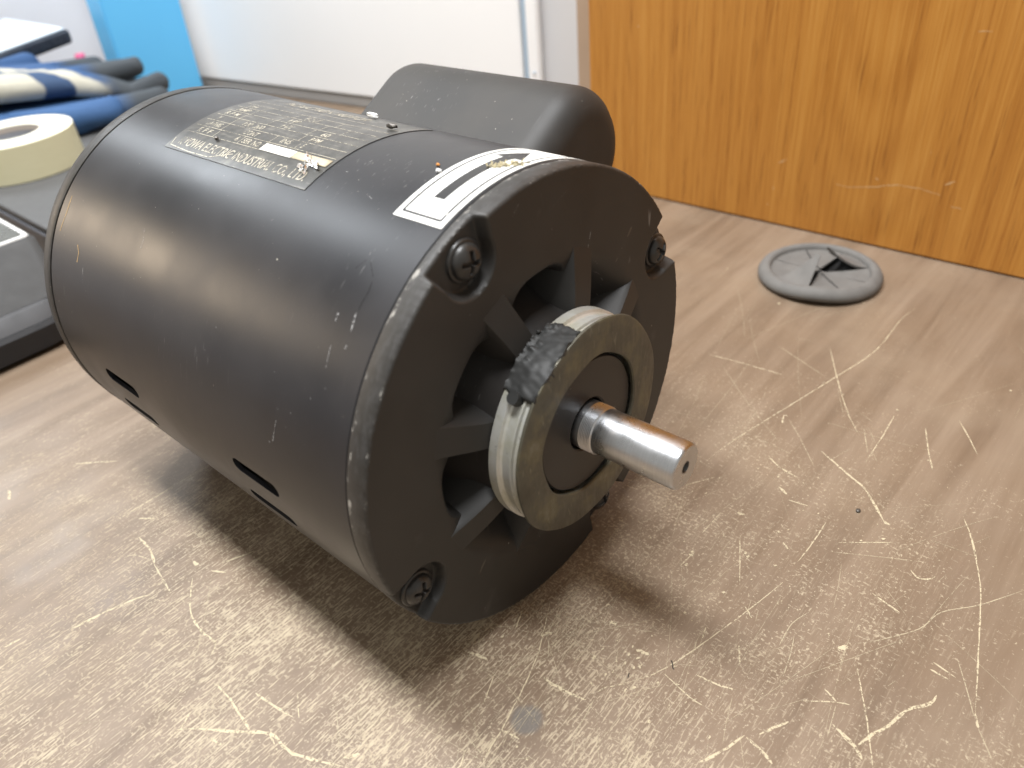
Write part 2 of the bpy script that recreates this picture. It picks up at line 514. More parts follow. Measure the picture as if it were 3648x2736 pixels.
# traced marks, millimetres on the desk: (width, points)
SCRATCHES=[
(1.47,[(-100.9,165.1),(-101.8,151.7),(-105.0,142.0)]),
(1.0,[(-105.0,142.0),(-108.4,122.3)]),
(0.63,[(-111.5,157.8),(-107.7,155.7),(-104.6,147.4)]),
(1.12,[(-98.4,121.9),(-107.8,107.5),(-110.6,94.6),(-110.2,84.6),(-115.3,80.6)]),
(1.37,[(-120.3,69.6),(-120.1,58.5),(-122.7,41.3)]),
(1.5,[(-138.7,63.5),(-133.5,57.6),(-127.1,47.5),(-118.8,35.7),(-118.0,23.3),(-110.1,6.3)]),
(1.18,[(-112.9,53.3),(-112.0,45.4),(-110.0,34.4)]),
(1.31,[(-95.2,176.1),(-90.3,169.4)]),
(1.23,[(-96.6,242.9),(-81.2,225.5)]),
(0.79,[(-104.9,183.6),(-55.1,182.1)]),
(1.2,[(-143.2,139.0),(-121.4,132.4),(-114.2,128.3)]),
(1.0,[(-144.2,138.7),(-132.7,135.3)]),
(1.18,[(-133.1,52.1),(-131.7,45.5)]),
(0.82,[(-119.0,35.3),(-120.7,27.9)]),
(0.67,[(-102.3,42.3),(-108.8,32.3)]),
(1.45,[(-164.4,152.2),(-158.4,150.8)]),
(2.24,[(-125.9,250.7),(-128.1,242.4)]),
(2.0,[(-93.1,130.1),(-93.3,126.4)]),
(1.18,[(-91.2,118.8),(-87.9,112.5)]),
(0.99,[(-86.1,118.7),(-73.0,112.9)]),
(0.78,[(-138.2,62.2),(-132.0,65.8)]),
(0.48,[(-98.5,24.1),(-106.8,12.6)]),
(1.58,[(-108.3,8.6),(-103.8,5.2)]),
(0.73,[(168.9,26.8),(171.3,10.3),(173.2,-14.1)]),
(0.73,[(90.0,-15.1),(111.9,-18.6),(149.9,-27.9),(185.5,-36.6),(220.8,-44.3),(259.8,-44.5),(276.2,-47.1)]),
(0.71,[(211.3,-23.5),(182.6,-39.7),(161.7,-52.7),(148.3,-63.2)]),
(0.53,[(197.3,-0.7),(183.7,-32.5)]),
(0.81,[(109.9,-36.4),(105.8,-43.7),(103.7,-53.4)]),
(1.43,[(126.7,-54.5),(119.8,-67.6),(114.0,-78.8),(106.3,-86.3),(99.1,-92.7)]),
(0.68,[(171.3,-71.7),(155.0,-72.7),(131.3,-73.1)]),
(0.77,[(169.7,-86.5),(154.5,-92.6),(141.9,-98.4)]),
(0.7,[(184.0,-97.3),(173.9,-104.2),(163.6,-110.8)]),
(0.47,[(140.3,-32.2),(130.3,-42.3),(114.7,-56.2)]),
(0.96,[(135.3,-31.3),(141.8,-29.2),(142.1,-31.0)]),
(0.57,[(153.7,-63.8),(137.9,-71.4)]),
(0.69,[(70.7,-15.8),(83.0,-23.7)]),
(0.66,[(49.6,-36.0),(64.5,-36.5)]),
(2.17,[(68.6,-42.1),(69.4,-45.1)]),
(0.66,[(85.3,-74.0),(69.1,-74.3),(58.4,-73.7)]),
(0.61,[(120.6,-116.9),(109.2,-123.5),(98.9,-128.0)]),
(1.14,[(64.5,-64.7),(62.1,-68.2)]),
(1.89,[(99.1,-92.7),(98.8,-95.0)]),
(0.69,[(88.4,-56.1),(89.8,-64.5)]),
(1.56,[(93.6,-49.5),(91.1,-54.0)]),
(0.73,[(112.4,-121.6),(94.6,-129.5),(81.5,-134.0),(52.5,-140.9),(32.0,-145.6)]),
(0.56,[(94.4,-145.3),(77.9,-134.6),(66.3,-124.8),(54.4,-121.0),(41.2,-111.5),(34.7,-105.5)]),
(0.65,[(26.4,-109.3),(17.2,-114.7),(6.8,-120.5),(-5.7,-126.8)]),
(1.6,[(31.3,-134.0),(26.7,-133.4),(19.7,-128.2),(10.7,-125.5),(3.7,-121.6)]),
(1.82,[(0.6,-111.5),(-1.2,-116.4),(-2.4,-119.8),(-5.1,-123.2)]),
(1.7,[(-1.1,-120.5),(7.7,-123.7)]),
(0.95,[(60.3,-102.2),(58.7,-107.2),(57.5,-113.2)]),
(0.66,[(45.4,-73.6),(30.4,-70.3),(14.8,-66.4),(1.0,-62.7),(-11.5,-58.8),(-21.4,-54.4),(-30.4,-48.1)]),
(1.35,[(-38.8,-83.3),(-30.0,-87.6),(-20.3,-91.0)]),
(1.39,[(-17.1,-94.5),(-7.2,-100.0)]),
(1.23,[(-20.5,-91.7),(-21.8,-98.1),(-23.6,-102.1)]),
(0.63,[(-16.7,-58.2),(-19.2,-70.0),(-19.2,-75.6)]),
(0.85,[(-10.3,-67.7),(-9.0,-76.3),(-6.9,-81.4)]),
(0.64,[(2.8,-100.6),(9.2,-109.9),(10.8,-113.5)]),
(0.86,[(11.3,-104.3),(9.2,-109.2)]),
(0.42,[(8.2,-109.6),(-4.7,-111.9)]),
(2.7,[(28.7,-102.0),(32.1,-103.9)]),
(1.86,[(-14.4,-45.2),(-13.5,-50.1)]),
(1.02,[(9.4,-73.6),(2.8,-77.4)]),
(2.69,[(38.9,-38.0),(35.8,-38.3)]),
(0.78,[(36.2,-38.5),(29.0,-37.7)]),
(0.99,[(79.8,-109.7),(77.6,-112.8),(79.1,-116.3),(82.1,-118.0)]),
(0.69,[(43.4,-129.1),(41.8,-136.9)]),
(1.06,[(39.9,-129.3),(39.6,-135.2)]),
(0.53,[(49.2,-135.4),(39.4,-141.0),(30.5,-145.7)]),
(1.19,[(32.0,-145.6),(27.3,-147.7)]),
(0.44,[(27.3,-147.7),(18.6,-154.2)]),
(0.63,[(55.8,-50.0),(34.3,-61.1)]),
(0.5,[(70.8,-81.9),(79.9,-98.9),(86.2,-111.4)]),
(0.67,[(77.2,-82.3),(90.0,-99.6)]),
(0.59,[(24.8,-87.4),(16.9,-89.6),(7.1,-91.4)]),
(0.6,[(37.8,-87.2),(29.6,-84.5),(18.0,-84.9)]),
(0.73,[(4.2,-61.7),(9.2,-60.4)]),
(0.9,[(26.7,-66.9),(23.0,-71.8)]),
(0.7,[(-17.4,-7.4),(-28.7,-13.4),(-37.8,-17.9),(-49.6,-21.9),(-60.5,-24.8),(-69.3,-27.0),(-78.7,-28.6),(-82.9,-29.0)]),
(1.62,[(-44.0,-25.1),(-44.0,-32.0),(-43.1,-38.0),(-41.8,-42.6)]),
(0.64,[(-54.8,-11.2),(-61.0,-13.9),(-65.0,-15.4)]),
(0.73,[(-26.1,-0.7),(-34.7,-4.5)]),
(1.67,[(-53.5,3.7),(-51.7,-0.8),(-50.8,-4.6)]),
(2.17,[(-31.0,-13.1),(-27.1,-16.6)]),
(1.24,[(-68.1,-26.9),(-66.8,-33.6)]),
(0.45,[(-76.5,-16.0),(-78.7,-28.6),(-79.3,-33.2)]),
(0.57,[(-40.0,-44.8),(-48.1,-46.3),(-54.3,-47.1)]),
(0.39,[(-54.3,-47.1),(-63.0,-53.4)]),
(0.81,[(-37.0,-44.0),(-33.6,-45.5),(-28.7,-49.8)]),
(2.07,[(-10.4,-30.6),(-9.8,-33.7)]),
(0.34,[(-96.9,-3.8),(-81.8,-6.6),(-69.8,-7.3)]),
(0.33,[(-78.4,-30.3),(-68.7,-41.8)]),
(0.67,[(-86.1,-24.5),(-80.2,-21.7)]),
(0.48,[(-29.1,-16.3),(-35.9,-21.4)])]
NICKS=[([(0.0328, 0.0376), (0.0231, 0.0373), (0.0101, 0.0399), (-0.0047, 0.0442), (-0.0196, 0.0444), (-0.031, 0.0426)], 0.00076), ([(-0.0318, 0.0494), (-0.037, 0.0524)], 0.00149), ([(-0.0383, 0.0367), (-0.0442, 0.0366)], 0.0009), ([(0.0739, 0.0447), (0.0677, 0.0487)], 0.00126), ([(-0.0288, 0.1361), (-0.0359, 0.1364)], 0.00071), ([(0.0755, 0.027), (0.0742, 0.0261)], 0.00144), ([(0.078, 0.0148), (0.0768, 0.0138)], 0.00113), ([(-0.0197, 0.0662), (-0.0203, 0.0688)], 0.00089), ([(0.0087, 0.0464), (0.0065, 0.0455)], 0.00091), ([(0.1883, 0.1254), (0.1869, 0.1247)], 0.00133)]
# ------------------------------------------------------------------ scratches on the desk
random.seed(4)
def scratch_strip(bm, pts, w, mi, z, ragged=0.35, taper=True):
    P = [Vector((a, b)) for a, b in pts]
    if len(P) == 2: P = [P[0], P[0].lerp(P[1], 0.5), P[1]]
    # Catmull-Rom resample
    Q = []
    for i in range(len(P)-1):
        p0 = P[max(i-1, 0)]; p1 = P[i]; p2 = P[i+1]; p3 = P[min(i+2, len(P)-1)]
        n = max(3, int((p2-p1).length/0.0022))
        for t in range(n):
            t /= n
            Q.append(0.5*((2*p1) + (p2-p0)*t + (2*p0-5*p1+4*p2-p3)*t*t + (3*p1-p0-3*p2+p3)*t**3))
    Q.append(P[-1])
    n = len(Q); prev = None
    for i, q in enumerate(Q):
        tn = (Q[min(i+1, n-1)] - Q[max(i-1, 0)])
        if tn.length < 1e-9: continue
        tn.normalize(); nr = Vector((-tn.y, tn.x))
        s = i/(n-1)
        prof = (min(1, 0.25 + 4*min(s, 1-s)) if taper else 1)
        wl = w*0.5*prof*(1+random.uniform(-ragged, ragged)); wr = w*0.5*prof*(1+random.uniform(-ragged, ragged))
        a = bm.verts.new((q.x+nr.x*wl, q.y+nr.y*wl, z)); b = bm.verts.new((q.x-nr.x*wr, q.y-nr.y*wr, z))
        if prev:
            f = bm.faces.new((prev[0], a, b, prev[1])); f.material_index = mi
        prev = (a, b)

def on_bench(x, y):
    return x < 0.335
bm = bmesh.new()
zz = 0.00004
for w, pts in SCRATCHES:
    w /= 1000.0
    pts = [(a/1000, b/1000) for a, b in pts]
    zz += 0.0000006
    if w > 0.00060:
        scratch_strip(bm, pts, w*0.62, 0, zz, 0.55)
    else:
        scratch_strip(bm, pts, max(w*0.62, 0.00022), 1, zz, 0.3)
# fine random scratches, mostly short
for i in range(620):
    r = abs(random.gauss(0, 0.15)); a = random.uniform(0, 2*PI)
    x, y = -0.03 + r*cos(a)*1.15, -0.02 + r*sin(a)
    if not (-0.35 < x < 0.30 and -0.3 < y < 0.5): continue
    L = random.choice((0.004, 0.007, 0.012, 0.020, 0.036, 0.060)) * random.uniform(0.6, 1.4)
    t = random.gauss(0.0, 0.35) if random.random() < 0.5 else random.uniform(0, PI)
    bend = random.uniform(-0.07, 0.07)
    pts = [(x, y), (x+cos(t)*L/2, y+sin(t)*L/2), (x+cos(t)*L/2+cos(t+bend)*L/2, y+sin(t)*L/2+sin(t+bend)*L/2)]
    if max(p[0] for p in pts) > 0.33: continue
    zz += 0.0000002
    scratch_strip(bm, pts, random.uniform(0.00008, 0.00019), 1, zz, 0.3)
# small chips
for i in range(260):
    r = abs(random.gauss(0, 0.13)); a = random.uniform(0, 2*PI)
    x, y = -0.02 + r*cos(a)*1.2, -0.05 + r*sin(a)
    if not (-0.35 < x < 0.30): continue
    L = random.uniform(0.0005, 0.0017); t = random.uniform(-0.8, 0.8)
    zz += 0.0000002
    scratch_strip(bm, [(x, y), (x+cos(t)*L, y+sin(t)*L)], L*random.uniform(0.3, 0.7), 0, zz, 0.5)
me = from_bm("scratches", bm, False)
o = obj("scratches", me, MT['scr_strong'], desk, smooth=False)
me.materials.append(MT['scr_faint'])
o["kind"] = "stuff"

# pale nicks on the oak panel
bm = bmesh.new()
def nick(pts, w):
    prev = None
    for i, (y, z) in enumerate(pts):
        x = 0.342 - 0.011*y - 0.00006
        s = i/(len(pts)-1); q = w*(0.4+0.6*(1-abs(2*s-1)))*random.uniform(0.6, 1.3)
        a = bm.verts.new((x, y, z+q/2)); b = bm.verts.new((x, y, z-q/2))
        if prev: bm.faces.new((prev[0], prev[1], b, a))
        prev = (a, b)
for P, w in NICKS:
    Q = []
    for i in range(len(P)-1):
        for t in range(6):
            t /= 6
            Q.append((P[i][0]+(P[i+1][0]-P[i][0])*t, P[i][1]+(P[i+1][1]-P[i][1])*t+random.uniform(-.0002, .0002)))
    Q.append(P[-1]); nick(Q, w)
MT['nick'] = scratch_mat("veneer_nick", 0.30, 0.45, 0.75, (0.72, 0.46, 0.22))
o = obj("nicks", from_bm("nicks", bm, False), MT['nick'], pan, smooth=False); o["kind"] = "stuff"

# ------------------------------------------------------------------ the motor
motor = empty("electric_motor", (0, 0.10, 0))
tag(motor, "black electric motor lying on the worn desk with steel shaft and capacitor hump", "motor")
RS = 0.0823

# shell: a steel tube with vent slots cut through
prof = [(0.0084, RS-0.0016), (0.0084, RS-0.0003), (0.0087, RS), (0.2010, RS), (0.2013, RS-0.0003), (0.2013, RS-0.0016), (0.0084, RS-0.0016)]
shell = obj("shell", lathe("shell", prof, 256), MT['shell'], motor)
cut = bmesh.new()
for yc in (0.0605, 0.1545):
    for ac in (-92.3, -103.5, -114.7, -126.0, 103.5, 114.7, 126.0):
        L, w = 0.0265, 0.0058
        ring = []
        for i in range(9): t = -PI/2 + PI*i/8; ring.append((L/2-w/2+w/2*cos(t), w/2*sin(t)))
        for i in range(9): t = PI/2 + PI*i/8; ring.append((-L/2+w/2+w/2*cos(t), w/2*sin(t)))
        lo = [cut.verts.new(cyl_pt(yc+u, ac+v/RS/rad(1), RS-0.006)) for u, v in ring]
        hi = [cut.verts.new(cyl_pt(yc+u, ac+v/RS/rad(1), RS+0.004)) for u, v in ring]
        cut.faces.new(lo); cut.faces.new(hi[::-1])
        for i in range(len(ring)):
            j = (i+1) % len(ring); cut.faces.new((lo[j], lo[i], hi[i], hi[j]))
cme = from_bm("slot_cutter", cut)
co = bpy.data.objects.new("slot_cutter", cme); C.objects.link(co)
md = shell.modifiers.new("cut", 'BOOLEAN'); md.operation = 'DIFFERENCE'; md.object = co; md.solver = 'EXACT'
bpy.context.view_layer.update()
dg = bpy.context.evaluated_depsgraph_get()
nm = bpy.data.meshes.new_from_object(shell.evaluated_get(dg))
shell.modifiers.clear(); shell.data = nm; nm.name = "shell"
bpy.data.objects.remove(co)
autosmooth(shell, 30)

# scuffs, hairline cracks and tan streaks on the shell
SHELL_MARKS=[('tan', 0.0007, [(0.1962, -44.96),(0.1955, -49.74),(0.1968, -55.48)]),('tan', 0.0009, [(0.1797, -56.59),(0.1776, -58.51),(0.178, -61.22)]),('pale', 0.0006, [(0.1725, -61.39),(0.1721, -63.95),(0.1721, -65.83)]),('pale', 0.0004, [(0.1363, -44.95),(0.134, -47.85),(0.1339, -49.98)]),('dark', 0.0005, [(0.0197, -36.51),(0.0191, -38.66),(0.0194, -40.92),(0.0194, -42.38)]),('dark', 0.0004, [(0.0264, -32.79),(0.0284, -35.21)]),('dark', 0.0004, [(0.0244, -32.98),(0.0204, -35.51)]),('pale', 0.0007, [(0.0197, -43.54),(0.0193, -45.22),(0.0186, -46.83)]),('pale', 0.001, [(0.0261, -44.54),(0.0262, -45.83)]),('pale', 0.0008, [(0.0182, -49.54),(0.0184, -50.28)]),('pale', 0.0004, [(0.024, -51.21),(0.0234, -54.92)]),('pale', 0.0007, [(0.0197, -43.13),(0.0191, -44.7),(0.0186, -46.69)]),('pale', 0.001, [(0.0258, -45.52),(0.0261, -46.22)]),('pale', 0.0004, [(0.0241, -50.84),(0.0233, -55.23)]),('pale', 0.0008, [(0.0414, -71.13),(0.0433, -76.45)]),('pale', 0.0009, [(0.0445, -77.31),(0.0455, -77.12)]),('pale', 0.00038, [(0.0784, -58.59),(0.0775, -58.64)]),('pale', 0.00038, [(0.0531, -55.54),(0.0523, -55.59)]),('pale', 0.00038, [(0.0827, -64.77),(0.0818, -64.81)]),('pale', 0.00038, [(0.0449, -61.1),(0.0442, -61.15)]),('pale', 0.00038, [(0.0217, -58.98),(0.021, -59.02)]),('pale', 0.00038, [(0.0348, -67.58),(0.0341, -67.62)]),('pale', 0.00038, [(0.0412, -68.31),(0.0405, -68.35)]),('pale', 0.00038, [(0.032, -69.08),(0.0314, -69.11)]),('pale', 0.00038, [(0.0268, -62.37),(0.0262, -62.41)]),('pale', 0.0006, [(0.0623, -13.96),(0.0611, -14.0)]),('pale', 0.0004, [(0.045, -18.53),(0.0418, -19.34)])]
FACE_MARKS=[(0.0006, [(0.0148, 0.1573), (0.0087, 0.1552), (0.0027, 0.1531)]), (0.0004, [(0.0247, 0.1389), (0.0237, 0.1361), (0.0228, 0.1333)]), (0.0003, [(-0.0089, 0.1607), (-0.0126, 0.1572)]), (0.0005, [(-0.042, 0.0206), (-0.0436, 0.0201), (-0.0448, 0.0187)]), (0.0006, [(-0.021, 0.1736), (-0.0217, 0.1729)])]

MT['mark_pale'] = scratch_mat("pale_scuff", 0.34, 0.56, 0.70, (0.34, 0.335, 0.33))
MT['mark_tan'] = scratch_mat("tan_scuff", 0.26, 0.44, 0.95, (0.46, 0.30, 0.13))
MT['mark_dark'] = plain("crack_line", (0.003, 0.003, 0.003), 0.8)
for kind_, nm_ in (('pale', 'scuff'), ('tan', 'tan_streak'), ('dark', 'hairline_crack')):
    pol = []; random.seed(5)
    for kd, w, P in SHELL_MARKS:
        if kd != kind_: continue
        for (y0_, a0_), (y1_, a1_) in zip(P[:-1], P[1:]):
            n_ = 5
            for q in range(n_):
                t0, t1 = q/n_, (q+1)/n_
                pol += strip_polys(y0_+(y1_-y0_)*t0, a0_+(a1_-a0_)*t0, y0_+(y1_-y0_)*t1, a0_+(a1_-a0_)*t1, w*random.uniform(0.30, 0.62))
    o = obj(nm_, cyl_poly(nm_, pol, RS+0.00006), MT['mark_'+kind_], shell, smooth=False)
    o["kind"] = "stuff"

# inside: stator stack and end windings
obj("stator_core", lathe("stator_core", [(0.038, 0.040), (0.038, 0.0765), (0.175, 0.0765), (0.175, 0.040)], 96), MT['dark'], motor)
wv = lambda a, y, r: 0.0012*sin(a*24) + 0.0008*sin(a*61+y*900)
obj("stator_winding", lathe("stator_winding", [(0.0375, 0.048), (0.027, 0.047), (0.0225, 0.051), (0.0215, 0.056), (0.0225, 0.061), (0.027, 0.066), (0.0375, 0.068)], 240, wv), MT['winding'], motor)
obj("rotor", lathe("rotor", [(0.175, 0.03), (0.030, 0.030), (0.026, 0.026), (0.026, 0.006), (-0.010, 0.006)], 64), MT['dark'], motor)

# rear end bell: rolled lip and domed back
o = obj("rear_end_bell", lathe("rear_end_bell", [(0.2020, RS-0.003), (0.2020, RS+0.0001), (0.2024, RS+0.0003), (0.2082, RS+0.0002), (0.2096, RS-0.0006), (0.2105, RS-0.0025), (0.2125, 0.070), (0.226, 0.045), (0.229, 0.025), (0.229, 0.0)], 256), MT['bell'], motor)
autosmooth(o, 40)

# front end bell: cast disc as a fine polar sheet
RIB0 = -24.0
OPEN = {0, 4, 6, 7}
SCR_R = 0.0750
def ss(x, a, b):
    t = max(0.0, min(1.0, (x-a)/(b-a))); return t*t*(3-2*t)
def sector(adeg):
    q = (adeg - RIB0) % 360.0
    return int(q // 45.0), (q % 45.0) - 22.5
def bell_depth(r, adeg):
    k, off = sector(adeg)
    if k in OPEN:
        edge = 0.0522 - 0.0070*(abs(off)/18.0)**4
        d = 0.0035*ss(0.0560 - r, 0.0, 0.018)
        d = max(d, 0.0005 + 0.0150*ss(edge + 0.0012 - r, 0.0, 0.0062)) if r < edge + 0.0012 else d
    else:
        d = 0.0085*ss(0.0560 - r, 0.0, 0.017)*(1 - 0.75*ss(abs(off), 14.0, 21.0))
    for s in range(4):
        da = rad(adeg - (RIB0 + 90*s))
        if cos(da) < 0.9: continue
        rho = r*cos(da) - SCR_R; t = abs(r*sin(da))
        e = math.hypot(rho, t) if rho < 0 else max(0.0, t - 0.30*rho)
        d = max(d, 0.0044*(1 - ss(e, 0.0088, 0.0108)))
    return d
NA = 1440
radii = [0.0370 + 0.0003*0 + i*0.0007 for i in range(14)] + [0.0468 + i*0.00045 for i in range(17)] + [0.0545 + i*0.0011 for i in range(9)] + [0.0640 + i*0.00045 for i in range(39)] + [0.08155]
NRd = len(radii)
vs, fs = [], []
for i in range(NA):
    ad = 360.0*i/NA
    for r in radii:
        n = 0.00010*mnoise.noise(Vector((r*cos(rad(ad))*70, r*sin(rad(ad))*70, 3.1)))
        vs.append(cyl_pt(bell_depth(r, ad)+n, ad, r))
    dd = bell_depth(0.0817, ad)
    nz = 0.00022*mnoise.noise(Vector((ad*0.9, 1.7, 0))) + 0.00012*mnoise.noise(Vector((ad*3.1, 4.2, 0)))
    dmin = min(dd, 0.0050)
    for (yy, rr) in ((dmin+0.00025+nz, 0.08215), (dmin+0.0010+nz, 0.0825), (0.0074, 0.0825), (0.0079, 0.08235), (0.0079, 0.0780)):
        vs.append(cyl_pt(yy, ad, rr))
NT_ = NRd + 5
for i in range(NA):
    k2 = (i+1) % NA
    ks, off = sector(360.0*(i+0.5)/NA)
    for j in range(NT_-1):
        if j < NRd-1 and ks in OPEN and radii[j+1] < 0.0523 - 0.0070*(abs(off)/18.0)**4 - 0.0052: continue
        fs.append((i*NT_+j, i*NT_+j+1, k2*NT_+j+1, k2*NT_+j))
bm = bmesh.new(); me = mesh("front_end_bell", vs, fs); bm.from_mesh(me)
bmesh.ops.delete(bm, geom=[v for v in bm.verts if not v.link_faces], context='VERTS')
bmesh.ops.recalc_face_normals(bm, faces=bm.faces[:])
bm.to_mesh(me); bm.free()
bell = obj("front_end_bell", me, MT['bell'], motor)
autosmooth(bell, 50)

bm = bmesh.new(); random.seed(6)
for w, P in FACE_MARKS:
    prev = None
    for i in range(len(P)-1):
        for t in range(5):
            t /= 5
            q = (P[i][0]+(P[i+1][0]-P[i][0])*t, P[i][1]+(P[i+1][1]-P[i][1])*t)
            ww = w*random.uniform(0.3, 0.7)
            v_ = (bm.verts.new((q[0]-ww, -0.00018, q[1])), bm.verts.new((q[0]+ww*0.4, -0.00018, q[1]+ww*0.4)))
            if prev: bm.faces.new((prev[0], prev[1], v_[1], v_[0]))
            prev = v_
o = obj("scuff", from_bm("scuff", bm, False), MT['mark_pale'], bell, smooth=False)
o["kind"] = "stuff"

def rib_mesh():
    """one web, built pointing along angle 0, flush into the disc at its outer tail"""
    vs, fs = [], []
    N = 24
    sec = [(-1.9, 1.0), (-1.12, 0.06), (-0.92, -0.02), (0.92, -0.02), (1.12, 0.06), (1.9, 1.0)]
    for i in range(N+1):
        s = i/N
        r = 0.0300 + s*0.0345
        top = -0.0042 + 0.0052*ss(s, 0.1, 1.0) if s > 0 else -0.0042
        half = 0.0047*(1 + 0.30*s*s)
        deep = 0.0150*(1-ss(s, 0.55, 0.95)) + 0.0030
        for u, v in sec:
            vs.append((u*half, top + v*deep + (0.0004 if abs(u) > 1 and v < .1 else 0), r))
    m = len(sec)
    for i in range(N):
        for j in range(m-1):
            fs.append((i*m+j, i*m+j+1, (i+1)*m+j+1, (i+1)*m+j))
        fs.append((i*m+m-1, i*m, (i+1)*m, (i+1)*m+m-1))
    fs.append(tuple(range(m))); fs.append(tuple(reversed(range(N*m, N*m+m))))
    bm = bmesh.new(); me = mesh("rib", vs, fs); bm.from_mesh(me)
    bmesh.ops.recalc_face_normals(bm, faces=bm.faces[:]); bm.to_mesh(me); bm.free()
    return me
rme = rib_mesh(); rme.materials.append(MT['rib'])
for i in range(8):
    o = bpy.data.objects.new("rib", rme); C.objects.link(o)
    o.matrix_world = Matrix.Translation((0, 0, MR)) @ Matrix.Rotation(rad(RIB0+45*i), 4, 'Y')
    mw = o.matrix_world.copy(); o.parent = bell; o.matrix_parent_inverse = bell.matrix_world.inverted(); 
    if i == 0:
        autosmooth(o, 40)

# through-bolt screws with cross recess and washer
def screw_head():
    n, m = 96, 26
    vs, fs = [(0, 0, 0)], []
    R_ = 0.0054
    def h(x, y):
        r = math.hypot(x, y)/R_
        z = 0.0033*math.sqrt(max(0.0, 1-(0.97*r)**2.4))
        a = min(abs(x), abs(y)); b = max(abs(x), abs(y))
        z -= 0.0018*(1-ss(a, 0.00050, 0.00085))*(1-ss(b, 0.0030, 0.0037))
        return z
    vs[0] = (0, -h(0, 0), 0)
    for j in range(1, m+1):
        r = R_*j/m
        for i in range(n):
            a = 2*PI*i/n + 0.35
            x, y = r*cos(a), r*sin(a)
            vs.append((x, -h(x, y), y))
    for i in range(n): vs.append((vs[1+(m-1)*n+i][0], 0.003, vs[1+(m-1)*n+i][2]))
    for i in range(n): fs.append((0, 1+i, 1+(i+1) % n))
    for j in range(m):
        for i in range(n):
            a = 1+j*n+i; b = 1+j*n+(i+1) % n
            fs.append((a, a+n, b+n, b))
    bm = bmesh.new(); me = mesh("screw", vs, fs); bm.from_mesh(me)
    bmesh.ops.recalc_face_normals(bm, faces=bm.faces[:]); bm.to_mesh(me); bm.free()
    return me
def washer_mesh():
    vs, fs = [], []
    prof = [(0.0015, 0.0045), (0.0066, 0.0) , (0.0070, 0.0), (0.0070, 0.0)]
    prof = [(0.0052, -0.0002), (0.0062, -0.0002), (0.0065, 0.0001), (0.0065, 0.0012)]
    n = 64; m = len(prof)
    for i in range(n):
        a = 2*PI*i/n
        for r, y in prof: vs.append((r*cos(a), y, r*sin(a)))
    for i in range(n):
        k2 = (i+1) % n
        for j in range(m-1): fs.append((i*m+j, k2*m+j, k2*m+j+1, i*m+j+1))
    bm = bmesh.new(); me = mesh("washer", vs, fs); bm.from_mesh(me)
    bmesh.ops.recalc_face_normals(bm, faces=bm.faces[:]); bm.to_mesh(me); bm.free()
    return me
sme = screw_head(); sme.materials.append(MT['screw'])
wme = washer_mesh(); wme.materials.append(MT['screw'])
for me_ in (sme, wme):
    for p_ in me_.polygons: p_.use_smooth = True
for sr, a, tw in ((0.0737, -22.9, 10), (0.0762, 67.3, 40), (0.0762, 155.8, 75), (0.0749, -115.0, 20)):
    o = bpy.data.objects.new("screw", sme); C.objects.link(o)
    o.location = cyl_pt(0.0036, a, sr); o.rotation_euler = (0, rad(tw), 0)
    bpy.context.view_layer.update()
    mw = o.matrix_world.copy(); o.parent = motor; o.matrix_parent_inverse = motor.matrix_world.inverted()
    w_ = bpy.data.objects.new("washer", wme); C.objects.link(w_)
    w_.parent = o; w_.location = (0, 0, 0)

# hub and resilient mounting ring
obj("hub", lathe("hub", [(0.0215, 0.0465), (0.0200, 0.0462), (0.0120, 0.0415), (0.0050, 0.0378), (0.0, 0.0366), (-0.0035, 0.0362), (-0.0040, 0.0355), (-0.0040, 0.026), (-0.0041, 0.0249), (-0.0148, 0.0246), (-0.0154, 0.0240), (-0.0155, 0.0100), (-0.0150, 0.0094), (-0.010, 0.0092)], 128), MT['hub'], motor)
autosmooth(bpy.data.objects["hub"], 40)
ringw = lambda a, y, r: 0.00012*sin(3*a+1)+0.00008*sin(7*a)
ring = obj("mounting_ring", lathe("mounting_ring", [(-0.0044, 0.0262), (-0.0044, 0.0372), (-0.0048, 0.0378), (-0.0080, 0.0377), (-0.0085, 0.0368), (-0.0092, 0.0364), (-0.0122, 0.0366), (-0.0126, 0.0372), (-0.0133, 0.0372), (-0.0137, 0.0364), (-0.0154, 0.0362), (-0.0156, 0.0300), (-0.0156, 0.0262)], 160, ringw), MT['zinc'], motor)
autosmooth(ring, 30)
platew = lambda a, y, r: (0.00022*sin(2*a+0.5)+0.00018*sin(5*a)+0.00015*sin(9*a+2)) if r > 0.03 else (0.00035*sin(3*a)+0.00022*sin(5*a+1)+0.0002*sin(8*a))
o = obj("front_plate", lathe("front_plate", [(-0.0157, 0.0255), (-0.0166, 0.0254), (-0.0171, 0.0258), (-0.0172, 0.0300), (-0.0172, 0.0374), (-0.0169, 0.0381), (-0.0162, 0.0382), (-0.0157, 0.0378), (-0.0157, 0.0255)], 200, platew), MT['plate'], ring)
autosmooth(o, 40)

